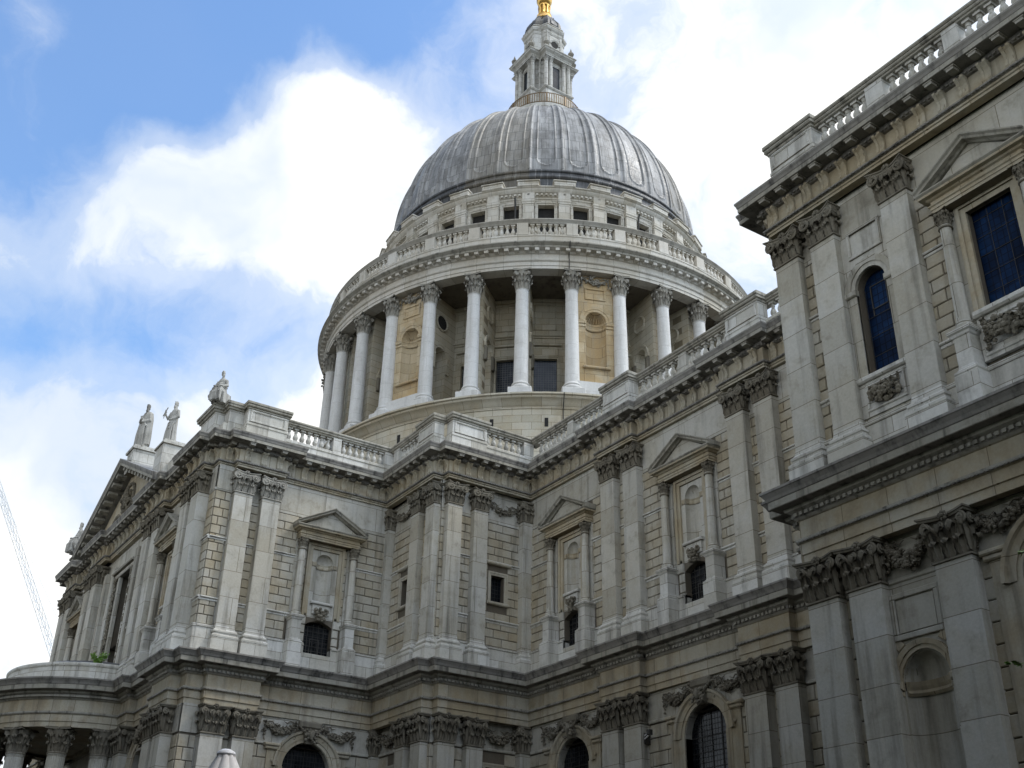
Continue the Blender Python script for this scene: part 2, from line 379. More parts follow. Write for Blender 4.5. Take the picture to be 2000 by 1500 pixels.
def blocks(mb, u0, u1, z0, z1, row=.452, ln=.98, clip=(), y=0.0, proud=.06, gap=.036):
    n = max(1, round((z1-z0)/row)); row = (z1-z0)/n
    for k in range(n):
        a, b = z0+k*row, z0+(k+1)*row
        free = [(u0, u1)]
        for c0, c1, d0, d1 in clip:
            if d0 < b-.02 and d1 > a+.02:
                nf = []
                for p, q in free:
                    if c1 <= p or c0 >= q: nf.append((p, q)); continue
                    if c0-p > .1: nf.append((p, c0))
                    if q-c1 > .1: nf.append((c1, q))
                free = nf
        for p, q in free:
            L = q-p; off = ln*.5 if k % 2 else 0.0
            if L < 1.5*ln and L > .5: cuts = [p, p+L*(.36 if k % 2 else .62), q]
            else:
                cuts = [p]; x = math.floor((p-off)/ln+1)*ln+off
                while x < q-.12:
                    if x-cuts[-1] > .2: cuts.append(x+random.uniform(-.06, .06))
                    x += ln
                if q-cuts[-1] < .2 and len(cuts) > 1: cuts.pop()
                cuts.append(q)
            for x0, x1 in zip(cuts, cuts[1:]):
                mb.tone = random.random()**2
                mb.box(x0+gap/2, x1-gap/2, y-proud+random.uniform(0, .012), y+.02, a+gap/2, b-gap/2, ch=.02)
    mb.tone = 0.0

def U(w, d, y=0.0): return [(-w, y+d), (-w, y), (w, y), (w, y+d)]

def leaf(mb, w, H, X, curl=1.0):
    out = [0, .06, .09, .13, .17, .25, .37, .42, .38]; zz = [0, .20, .40, .60, .80, .96, .98, .86, .76]; hw = [.36, .52, .42, .54, .43, .52, .40, .30, .08]
    v = []
    for o, z, h in zip(out, zz, hw):
        for sx in (-1, -.55, 0, .55, 1):
            v.append((sx*h*w, -o*H*curl*(1-.12*abs(sx))+(.07*H if abs(sx) == .55 else 0)-(.05*H if sx == 0 else 0), z*H-(.08*H*abs(sx) if z > .7 else 0)))
    f = [(j*5+i, j*5+i+1, (j+1)*5+i+1, (j+1)*5+i) for j in range(8) for i in range(4)]
    mb.add(v, f, True, X)

def volute(mb, c, r, X=None, flip=1, turns=1.6, th=.07):
    pts = []; rad = []
    for i in range(22):
        t = i/21; a = PI/2+flip*(-t*turns*2*PI); q = r*(1-.78*t)
        pts.append((c[0]+flip*0+q*cos(a), c[1]-.05*t, c[2]+q*sin(a))); rad.append(r*.26*(1-.55*t))
    mb.tube(pts, rad, 5, X); mb.sph((c[0], c[1]-.03, c[2]), r*.3, (1, .8, 1), X)
    mb.lathe([(r*.95, -.03), (r*.95, .03)], 12, (0, 0, 0), X=(X if X is not None else Matrix()) @ Matrix.Translation(c) @ Matrix.Rotation(PI/2, 4, 'X'))

def pil_cap_mesh(w, h, d=.42, big=True):
    """flat pilaster capital: bell, two rows of leaves, scrolls and hollow-sided abacus"""
    mb = MB()
    mb.sweep(U(w/2, d), [(0, -.09), (.055, -.07), (.055, -.02), (.0, 0)])
    mb.loft([[(sx*(w/2-.03), yy, t*h*.92) for sx, yy in ((-1, d), (-1, .05), (1, .05), (1, d))] for t in (0, 1)], False)
    H = h*.42
    for n, z, hh, cu in ((3, 0, H, 1.25), (4, h*.05, H*1.72, .80)):
        ww = w/3
        for k in range(n):
            x = (k-(n-1)/2)*ww
            if abs(x) > w/2+.01: continue
            leaf(mb, ww*(.86 if n == 3 else .74), hh, Matrix.Translation((x, .03 if n == 4 else 0, z)), cu)
        for sx in (-1, 1):
            leaf(mb, .32, hh, Matrix.Translation((sx*(w/2-.02), d*.45, z)) @ Matrix.Rotation(sx*PI/2, 4, 'Z'), cu)
    r = h*(.20 if big else .135)
    for sx in (-1, 1):
        volute(mb, (sx*(w/2-.01), -.17, h*.74), r, None, sx)
        volute(mb, (0, 0, 0), r*.9, Matrix.Translation((sx*(w/2+.12), .06, h*.74)) @ Matrix.Rotation(sx*PI/2, 4, 'Z'), -sx)
        leaf(mb, .24, h*.36, Matrix.Translation((sx*w*.40, -.08, h*.40)) @ Matrix.Rotation(sx*.6, 4, 'Z'), 1.3)
        if not big:
            volute(mb, (sx*w*.14, -.10, h*.72), r*.75, None, -sx)
            mb.tube([(sx*w*.2, 0, h*.42), (sx*w*.3, -.08, h*.62), (sx*w*.42, -.15, h*.8)], [.03, .045, .05], 6)
            mb.tube([(sx*w*.2, 0, h*.42), (sx*w*.16, -.05, h*.6), (sx*w*.13, -.1, h*.72)], [.03, .035, .035], 6)
    if big:
        mb.tube([(-w*.36, -.08, h*.86), (0, -.12, h*.80), (w*.36, -.08, h*.86)], .065, 6)
        for k in range(6): mb.sph(((k-2.5)*w*.09, -.13, h*.72), .055, (1, 1, 1.25))
    e = w/2+.15; K = 8
    fr = [(-e+2*e*i/K, -.24+.20*sin(PI*i/K)) for i in range(K+1)]
    pl = [(-e, d)]+fr+[(e, d)]
    mb.sweep(pl, [(-.05, h*.89), (0, h*.90), (.02, h*.945), (.05, h*.955), (.05, h)])
    mb.add([(p[0], p[1], h) for p in pl], [tuple(range(len(pl)))])
    for k in range(7):
        a = 2*PI*k/7; mb.sph((.11*cos(a), -.12, h*.95+.10*sin(a)), .06)
    mb.sph((0, -.17, h*.95), .065)
    return mb

def round_cap_mesh(r, h):
    mb = MB()
    mb.lathe([(r, -.10), (r+.05, -.08), (r+.05, -.03), (r, 0), (r*1.0, h*.5), (r*1.12, h*.8), (r*1.25, h*.9)], 16)
    for n, z, off, H in ((8, 0, 0, .42), (8, h*.22, PI/8, .5)):
        for k in range(n):
            a = off+2*PI*k/n
            leaf(mb, r*.74, h*H, Matrix.Rotation(a+PI/2, 4, 'Z') @ Matrix.Translation((0, -r*1.0, z)))
    for k in range(4):
        X = Matrix.Rotation(PI/4+k*PI/2, 4, 'Z')
        for sg in (-1, 1):
            volute(mb, (0, 0, 0), h*.12, X @ Matrix.Translation((r*1.32, sg*.05, h*.78)) @ Matrix.Rotation(PI/2 if sg < 0 else -PI/2, 4, 'Z') @ Matrix.Rotation(PI/2, 4, 'Z'), 1)
        mb.tube([(r*.95, 0, h*.45), (r*1.15, 0, h*.72), (r*1.4, 0, h*.86)], .07*r/.5, 5, X)
        mb.sph((0, 0, 0), r*.2, X=Matrix.Rotation(k*PI/2, 4, 'Z') @ Matrix.Translation((r*1.18, 0, h*.93)))
    pts = []
    for k in range(4):
        for i in range(6):
            t = -1+2*i/6; a = k*PI/2
            u, v = r*1.42*(1-.22*(1-t*t)), r*1.42*t
            pts.append((u*cos(a)-v*sin(a), u*sin(a)+v*cos(a)))
    mb.sweep(pts[::-1], [(-.04, h*.9), (0, h*.91), (.0, h*.95), (.03, h*.96), (.03, h)], closed=True)
    mb.add([(p[0], p[1], h) for p in pts], [tuple(range(len(pts)))])
    return mb

BASE_PROF = [(.16, 0), (.16, .30), (.14, .31), (.17, .34), (.18, .40), (.15, .46), (.08, .49), (.07, .55), (.11, .57), (.12, .62), (.09, .66), (.03, .69), (.0, .74)]
MESH = {}
def shared(key, fn):
    if key not in MESH: MESH[key] = fn()
    return MESH[key]

def pilaster(parent, X, w, order, d=.42, capmat='ornament', shaft='smooth'):
    """shaft part with capital and base as sub-parts; local origin at the middle of the front face"""
    if order == 'U': zb, z0, z1, h = 16.02, 16.76, 24.55, 1.08
    else: zb, z0, z1, h = 1.5, 2.24, 12.36, 1.24
    def sh():
        mb = MB(); mb.box(-w/2, w/2, 0, d, z0, z1, ch=.0)
        return mb.mesh('pilaster', shaft)
    p = obj('pilaster', shared(('sh', w, order, d, shaft), sh), parent, X)
    cm = shared(('cap', w, order, d, capmat), lambda: pil_cap_mesh(w, h, d, order == 'U').mesh('capital', capmat))
    obj('capital', cm, p, X @ Matrix.Translation((0, 0, z1)))
    def bs():
        mb = MB()
        if order == 'U':
            # tall washed pedestal block under the shaft
            pr = [(.20, 0), (.20, .74), (.17, .76), (.20, .80), (.20, .88), (.14, .94), (.09, .97), (.09, 1.04), (.13, 1.06), (.13, 1.13), (.07, 1.19), (.03, 1.24), (.0, 1.42)]
            mb.sweep(U(w/2, d), [(o, zz) for o, zz in pr])
        else: mb.sweep(U(w/2, d), BASE_PROF)
        return mb.mesh('base', 'pale')
    obj('base', shared(('base', w, order, d), bs), p, X @ Matrix.Translation((0, 0, zb)))
    return p

def festoon(mb, x0, z0, x1, z1, sag, y=-.08, r=.10, n=18, drops=True):
    """carved swag: a rope of small fruit with leaves curling out of it, and hanging drops at its ends"""
    n = int(n*1.5)
    def sprig(x, z, q, k, l):
        for _ in range(k): mb.sph((x+random.uniform(-.6, .6)*q, y-random.uniform(.1, 1)*q, z+random.uniform(-.75, .75)*q), q*random.uniform(.28, .5))
        for _ in range(l):
            leaf(mb, q*1.1, q*random.uniform(1.2, 1.9), Matrix.Translation((x, y-q*.25, z)) @ Matrix.Rotation(random.uniform(0, 2*PI), 4, 'Y') @ Matrix.Rotation(random.uniform(-.5, .5), 4, 'X'), random.uniform(.8, 1.5))
    for i in range(n+1):
        t = i/n; x = x0+(x1-x0)*t; z = z0+(z1-z0)*t-sag*4*t*(1-t)
        sprig(x, z, r*(.65+.75*sin(PI*t)), 4, 1)
    if drops:
        for x, z in ((x0, z0), (x1, z1)):
            for k in range(7): sprig(x+random.uniform(-.03, .03), z-.06-k*.115, r*(1.0-.08*k), 3, 1)
        mb.tube([(x0, y, z0), (x0+(x1-x0)*.2, y-.05, z0+.05), (x0+(x1-x0)*.3, y-.02, z0-.06), (x0+(x1-x0)*.42, y-.05, z0+.02)], [.02, .04, .03, .01], 5)
        mb.tube([(x1, y, z1), (x1-(x1-x0)*.2, y-.05, z1+.05), (x1-(x1-x0)*.3, y-.02, z1-.06), (x1-(x1-x0)*.42, y-.05, z1+.02)], [.02, .04, .03, .01], 5)

def niche(mb, cx, r, zb, zs, y=0.0, dep=.75, n=12, shell=False):
    rows = []
    for z in (zb, (zb+zs)/2, zs): rows.append([(cx-r*cos(PI*i/n), y+r*dep*sin(PI*i/n), z) for i in range(n+1)])
    for j in range(1, 7):
        b = PI/2*j/6; rows.append([])
        for i in range(n+1):
            a = PI*i/n; q = r*cos(b)
            k = 1-(.38*(i % 2)*sin(PI/2*min(1, 1.3*cos(b))) if shell else 0)
            rows[-1].append((cx-q*cos(a), y+q*dep*sin(a)*k, zs+r*sin(b)))
    m = n+1; v = [p for rw in rows for p in rw]
    ff = lambda a, b: [(j*m+i, j*m+i+1, (j+1)*m+i+1, (j+1)*m+i) for j in range(a, b) for i in range(n)]
    if shell:
        mb.add(v, ff(0, 2), True); mb.m = 2; mb.add(v, ff(2, len(rows)-1), False); mb.m = 0
    else: mb.add(v, ff(0, len(rows)-1), True)
    mb.add([(cx-r*cos(PI*i/n), y+r*dep*sin(PI*i/n), zb) for i in range(n+1)], [tuple(range(n+1))])

def archivolt(mb, cx, zs, r0, r1, y, prof=((0, 0), (0, .06), (.45, .06), (.45, .10), (1, .13), (1, 0)), n=20):
    """moulded ring over an arch; prof = (fraction between r0 and r1, projection)"""
    rows = []
    for i in range(n+1):
        a = PI*i/n
        rows.append([(cx-(r0+(r1-r0)*f)*cos(a), y-o, zs+(r0+(r1-r0)*f)*sin(a)) for f, o in prof])
    k = len(prof); v = [p for r in rows for p in r]
    mb.add(v, [(i*k+j, i*k+j+1, (i+1)*k+j+1, (i+1)*k+j) for i in range(n) for j in range(k-1)])

def frame_rect(mb, cx, z0, z1, h0, h1, y=0.0, p=(.07, .12), top=.0, sides=True):
    """stepped architrave round a rectangular opening"""
    hm = h0+(h1-h0)*.55
    for a, b, o in ((h0, hm, p[0]), (hm, h1, p[1])):
        t0, t1 = z1+(a-h0), z1+(b-h0)
        mb.box(cx-b, cx-a, y-o, y, z0, t1); mb.box(cx+a, cx+b, y-o, y, z0, t1); mb.box(cx-a, cx+a, y-o, y, t0, t1)

def panel(mb, x0, x1, z0, z1, y=0.0, w=.10, o=.06):
    for a, b, c, d in ((x0, x1, z0, z0+w), (x0, x1, z1-w, z1), (x0, x0+w, z0+w, z1-w), (x1-w, x1, z0+w, z1-w)):
        mb.box(a, b, y-o, y, c, d, ch=.02)

# ------------------------------------------------------------------ the cathedral
CATH = obj('cathedral', None, None, at(DC[0], DC[1]))
top(CATH, 'grey stone domed cathedral with paired pilasters, balustrades and a pale colonnaded drum', 'cathedral')
PATH = [(-83.64, 26), (-83.64, 17.85), (-83.19, 17.85), (-83.19, 17.01), (-82.36, 17.01), (-82.36, 16.51), (-79.6, 16.51), (-79.6, 16.9), (-75.95, 16.9), (-75.95, 16.5), (-72.5, 16.5), (-72.5, 16.8), (-64.5, 16.8), (-64.5, 16.5), (-61.05, 16.5), (-61.05, 16.9), (-57.4, 16.9), (-57.4, 16.51), (-54.64, 16.51), (-54.64, 17.01), (-53.81, 17.01), (-53.81, 17.85), (-53.36, 17.85), (-53.36, 20.55), (-53.88, 20.55), (-53.88, 26.92), (-48.6, 26.92), (-48.6, 27.52), (-48.07, 27.52), (-48.07, 32.8), (-41.7, 32.8), (-41.7, 32.46), (-38.88, 32.46), (-38.88, 32.8), (-32.6, 32.8), (-32.6, 32.46), (-29.85, 32.46), (-29.85, 32.8), (-23.5, 32.8)]
CPATH = [(-23.45, 32.6), (-23.45, 26.43), (-22.95, 26.43), (-22.95, 25.87), (2, 25.87), (2, 40)]

# profiles: (out, height, material of the face above this point)   0 frieze  1 cornice  2 soot  3 pale
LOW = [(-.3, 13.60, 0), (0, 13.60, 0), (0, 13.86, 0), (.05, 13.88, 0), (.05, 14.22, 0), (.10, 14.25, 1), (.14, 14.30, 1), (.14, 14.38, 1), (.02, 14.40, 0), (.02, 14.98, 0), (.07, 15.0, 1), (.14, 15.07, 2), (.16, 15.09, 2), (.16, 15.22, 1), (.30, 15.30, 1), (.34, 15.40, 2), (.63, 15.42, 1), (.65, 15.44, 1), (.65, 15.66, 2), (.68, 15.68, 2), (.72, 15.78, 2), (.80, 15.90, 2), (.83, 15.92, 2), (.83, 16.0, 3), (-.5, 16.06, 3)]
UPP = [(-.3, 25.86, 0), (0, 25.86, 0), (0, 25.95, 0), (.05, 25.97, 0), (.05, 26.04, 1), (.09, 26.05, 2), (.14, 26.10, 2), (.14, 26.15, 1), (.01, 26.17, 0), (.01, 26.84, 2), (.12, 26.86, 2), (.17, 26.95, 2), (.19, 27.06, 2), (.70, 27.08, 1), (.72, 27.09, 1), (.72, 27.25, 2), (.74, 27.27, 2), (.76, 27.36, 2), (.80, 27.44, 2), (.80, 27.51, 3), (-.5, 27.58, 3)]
EM = ['frieze', 'cornice', 'soot', 'pale']
def walk(path, fn):
    """call fn(mid-free segment): origin, direction, outward, length"""
    for (x0, y0), (x1, y1) in zip(path, path[1:]):
        d = Vector((x1-x0, y1-y0)); L = d.length; d.normalize(); fn(Vector((x0, y0)), d, Vector((d.y, -d.x)), L)

def entablature(path, prof, teeth):
    mb = MB(); mb.sweep(path, [(o, z) for o, z, m in prof], mats=[m for o, z, m in prof])
    for out, z0, z1, sp, wd, mi in teeth:
        mb.m = mi
        def put(p, d, n, L):
            k = int((L+2*out)/sp)
            for i in range(k):
                c = p+d*((L-k*sp)/2+(i+.5)*sp); a = math.atan2(d.y, d.x)
                mb.box(-wd/2, wd/2, -(out+.075), -out+.05, z0, z1, at(c.x, c.y, a))
        walk(path, put)
    mb.m = 0
    return obj('entablature', mb.mesh('entablature', EM), CATH)
TL = [(.16, 15.10, 15.21, .22, .13, 1), (.10, 14.255, 14.30, .15, .09, 2)]
TU = [(.10, 26.055, 26.11, .15, .09, 2), (.13, 26.88, 26.95, .17, .10, 2)]
ent_low = entablature(PATH, LOW, TL); ent_up = entablature(PATH, UPP, TU)
cent_low = entablature(CPATH, LOW, TL); cent_up = entablature(CPATH, UPP, TU)

def console_mb(mb, X=None):
    S = [(.03, 0), (.12, .03), (.15, .10), (.11, .22), (.10, .34), (.13, .46), (.21, .58), (.29, .65), (.30, .72), (.0, .72)]
    for x0, x1, k in ((-.16, -.06, 1), (-.06, .06, .8), (.06, .16, 1)):
        v = [(x0, -o*k, z) for o, z in S]+[(x1, -o*k, z) for o, z in S]; n = len(S)
        mb.add(v, [tuple(range(n)), tuple(range(n, 2*n))]+[(i, (i+1) % n, n+(i+1) % n, n+i) for i in range(n)], False, X)
    mb.m = 1
    mb.box(-.13, .13, -.64, -.36, .79, .91, X); mb.box(-.17, .17, -.66, -.16, .89, .95, X)
    mb.m = 0
console = MB(); console_mb(console); console_me = console.mesh('bracket', ['frieze', 'grey'])
def consoles(path, parent, merged=None):
    def put(p, d, n, L):
        a = math.atan2(d.y, d.x); k = max(1, round(L/.80))
        if L < .4: return
        for i in range(k):
            c = p+d*((i+.5)*L/k); X = at(c.x, c.y, a, 26.14)
            if merged is not None: console_mb(merged, X)
            else: obj('bracket', console_me, parent, X)
    walk(path, put)
mg = MB(); consoles(PATH[4:21], None, mg)
obj('bracket', mg.mesh('brackets', ['frieze', 'grey']), ent_up, kind='stuff')
consoles(PATH[20:], ent_up)
consoles(CPATH[1:5][:3]+[(-8.5, 25.87)], cent_up)

# ---- walls
def strings(mb, segs, z0, z1, y=0.0, o=.16):
    for a, b in segs:
        mb.box(a, b, y-o*.55, y+.02, z0, z0+(z1-z0)*.55, ch=.02); mb.box(a, b, y-o, y+.02, z0+(z1-z0)*.55, z1, ch=.03)

def wall_up(X, u0, u1, ops_low=(), ops_high=(), clips=(), strs=(), zc=19.55, course=True, str_z=((18.63, 18.84), (21.80, 21.98))):
    mb = MB(); mb.m = 1
    wall_open(mb, u0, u1, 17.3, zc, list(ops_low)); wall_open(mb, u0, u1, zc, 24.15, list(ops_high))
    mb.m = 2; wall_open(mb, u0, u1, 24.15, 25.9, [], y=-.03)
    mb.m = 0
    blocks(mb, u0, u1, 17.45, 24.12, clip=clips)
    mb.m = 3
    if course:
        cuts = sorted((c-h, c+h) for c, h, zb, zs, r in ops_low if zb < 17.2); cur = u0
        for a, b in cuts+[(u1, u1)]:
            mb.box(cur, a, -.14, .3, 16.0, 17.28, ch=.02); mb.box(cur, a, -.19, .3, 17.28, 17.40, ch=.03); cur = b
        for a, b in cuts: mb.box(a, b, -.14, .3, 16.0, 16.95)
    for z0, z1 in str_z: strings(mb, strs, z0, z1)
    return obj('wall', mb.mesh('wall', ['wall', 'joint', 'smooth', 'pale']), CATH, X)

def ae_clip(c, s=1.0): return [(c-1.07*s, c+1.07*s, 16.8, 23.1), (c-1.9*s, c-1.12*s, 16, 18.8), (c+1.12*s, c+1.9*s, 16, 18.8), (c-1.75*s, c+1.75*s, 22.8, 24.0)]

XN, XT, XBN, XBW, XC = at(0, 33.0, N_), at(-54.0, 0, W_), at(0, 27.45, N_), at(-48.6, 0, W_), at(0, 26.3, N_)
def ae_ops(c): return [(c, .76, 16.95, 18.45, .26)], [(c, .5, 19.7, 21.86, .5)]
NAVE_WIN = (-44.5, -35.4)
wall_up(XN, -48.6, -22.9, [ae_ops(c)[0][0] for c in NAVE_WIN], [ae_ops(c)[1][0] for c in NAVE_WIN],
        [k for c in NAVE_WIN for k in ae_clip(c)],
        [(-48.1, -46.1), (-42.9, -41.6), (-40.55, -39.83), (-38.78, -37.0), (-33.8, -32.5), (-31.45, -30.78), (-29.72, -23)])
TWC = 23.55
wall_up(XT, 17.85, 27.5, ae_ops(TWC)[0], ae_ops(TWC)[1], ae_clip(TWC), [(18.93, 19.45), (20.45, 21.95), (25.15, 26.95)])
BWIN = (.42, 19.78, 21.22)
wall_up(XBN, -54.0, -48.6, [], [(-52.0, BWIN[0], BWIN[1], BWIN[2], 0)], [(-52.62, -51.38, 19.5, 21.75)], [(-53.6, -51.12), (-50.27, -49.5)])
wall_up(XBW, 27.45, 33.0, [], [(31.05, BWIN[0], BWIN[1], BWIN[2], 0)], [(30.43, 31.67, 19.5, 21.75)], [(28.5, 29.26), (30.12, 32.4)])
# corner pier of the transept (rusticated strip seen from both sides)
def pier(X, u0, u1, zlo=False):
    mb = MB()
    if zlo:
        mb.m = 1; wall_open(mb, u0, u1, 1.5, 12.3, []); mb.m = 2; wall_open(mb, u0, u1, 12.3, 13.62, [], y=-.06)
        mb.m = 0; blocks(mb, u0, u1, 2.2, 12.2, row=.58, ln=.9)
    else:
        mb.m = 1; wall_open(mb, u0, u1, 17.3, 24.5, []); mb.m = 2; wall_open(mb, u0, u1, 24.5, 25.9, [], y=-.06)
        mb.m = 0; blocks(mb, u0, u1, 17.45, 24.45, ln=.62)
        mb.m = 3; mb.box(u0, u1+.12, -.14, .2, 16, 17.28); mb.box(u0, u1+.15, -.19, .2, 17.28, 17.42, ch=.03)
        for a, b in ((18.63, 18.84), (21.80, 21.98)): strings(mb, [(u0, u1+.1)], a, b)
        strings(mb, [(u0, u1+.03)], 24.47, 24.6, o=.09)
    return obj('wall', mb.mesh('wall', ['wall', 'joint', 'smooth', 'pale']), CATH, X)
for lo in (False, True):
    pier(at(-53.83, 0, W_), 17.03, 17.87, lo); pier(at(0, 17.03, N_), -54.66, -53.83, lo)

cbk = MB(); cbk.box(-56.5, -53.86, 17.06, 18.2, .2, 25.88); obj('wall', cbk.mesh('corner_backing', 'smooth'), CATH)
# chapel upper wall
CB, CW = -19.25, -14.8
def chapel_upper():
    mb = MB(); mb.m = 1
    wall_open(mb, -22.95, 2, 17.3, 25.9, [(CB, .58, 18.95, 22.1, .58), (CW, .76, 19.2, 22.95, 0)], depth=.4)
    mb.m = 0
    clip = [(-20.35, -18.15, 17, 24.5), (CW-1.8, CW+1.8, 16, 18.8), (CW-1.6, CW+1.6, 18, 24.0), (-11.2, 2.1, 17, 25)]
    blocks(mb, -22.9, 2, 17.45, 24.12, clip=clip)
    mb.m = 2
    wall_open(mb, -22.95, 2, 24.15, 25.9, [], y=-.03)
    wall_open(mb, -20.3, -18.2, 17.3, 24.16, [(CB, .6, 18.9, 22.1, .6)], y=-.06, depth=.1)
    wall_open(mb, -10.8, 2, 17.3, 24.16, [], y=-.05)
    panel(mb, CB-.68, CB+.68, 23.28, 24.36, -.06, .11, .07)
    mb.m = 4
    archivolt(mb, CB, 22.08, .60, .96, -.06)
    for s in (-1, 1):
        mb.box(CB+s*.78-.18, CB+s*.78+.18, -.10, 0, 18.9, 21.9); mb.box(CB+s*.80-.24, CB+s*.80+.24, -.20, 0, 21.88, 22.1, ch=.04)
    mb.m = 3
    mb.box(CB-1.02, CB+1.02, -.24, 0, 18.72, 18.92, ch=.05); mb.box(CB-.98, CB+.98, -.12, 0, 17.55, 18.72)
    panel(mb, CB-.74, CB+.74, 17.70, 18.62, -.12, .09, .05)
    cur = -22.95
    mb.box(cur, 2, -.14, .3, 16.0, 17.28, ch=.02); mb.box(cur, 2, -.19, .3, 17.28, 17.42, ch=.03)
    for z0, z1 in ((18.63, 18.84), (21.86, 22.04)): strings(mb, [(-21.85, -21.25), (-17.22, -16.1), (-12.9, -11.75)], z0, z1)
    o = obj('wall', mb.mesh('wall', ['wall', 'joint', 'smooth', 'pale', 'smooth']), CATH, XC)
    cv = MB(); festoon(cv, CB-.52, 18.45, CB+.52, 18.45, .32, -.16, .14, 14, False)
    for i in range(26): cv.sph((CB+random.uniform(-.55, .55), -.2-random.uniform(0, .08), random.uniform(17.85, 18.5)), random.uniform(.06, .12))
    obj('carved_festoon', cv.mesh('festoon', 'ornament'), o, XC)
chapel_upper()

def pane(parent, X, cx, h, zb, zt, y, m='pane', name='pane'):
    mb = MB(); mb.box(cx-h-.05, cx+h+.05, y, y+.04, zb-.05, zt+.05)
    return obj(name, mb.mesh('pane', m), parent, X)

w1 = MB()          # arched chapel window: iron casement on a leaded light
for z in (21.35, 22.2): w1.box(CB-.33, CB+.33, .27, .30, z, z+.035)
for x in (-.33, .28): w1.box(CB+x, CB+x+.035, .27, .30, 21.35, 22.2)
for x in (-.56, .54): w1.box(CB+x, CB+x+.02, .28, .30, 18.95, 22.2)
for x in (-.33, .295): w1.box(CB+x, CB+x+.035, .28, .30, 21.1, 21.36)
for z in (19.7, 20.4, 21.1): w1.box(CB-.58, CB+.58, .28, .30, z, z+.015)
wo = obj('window', w1.mesh('window', 'iron'), CATH, XC); pane(wo, XC, CB, .58, 18.95, 22.7, .30, 'pane_blue')

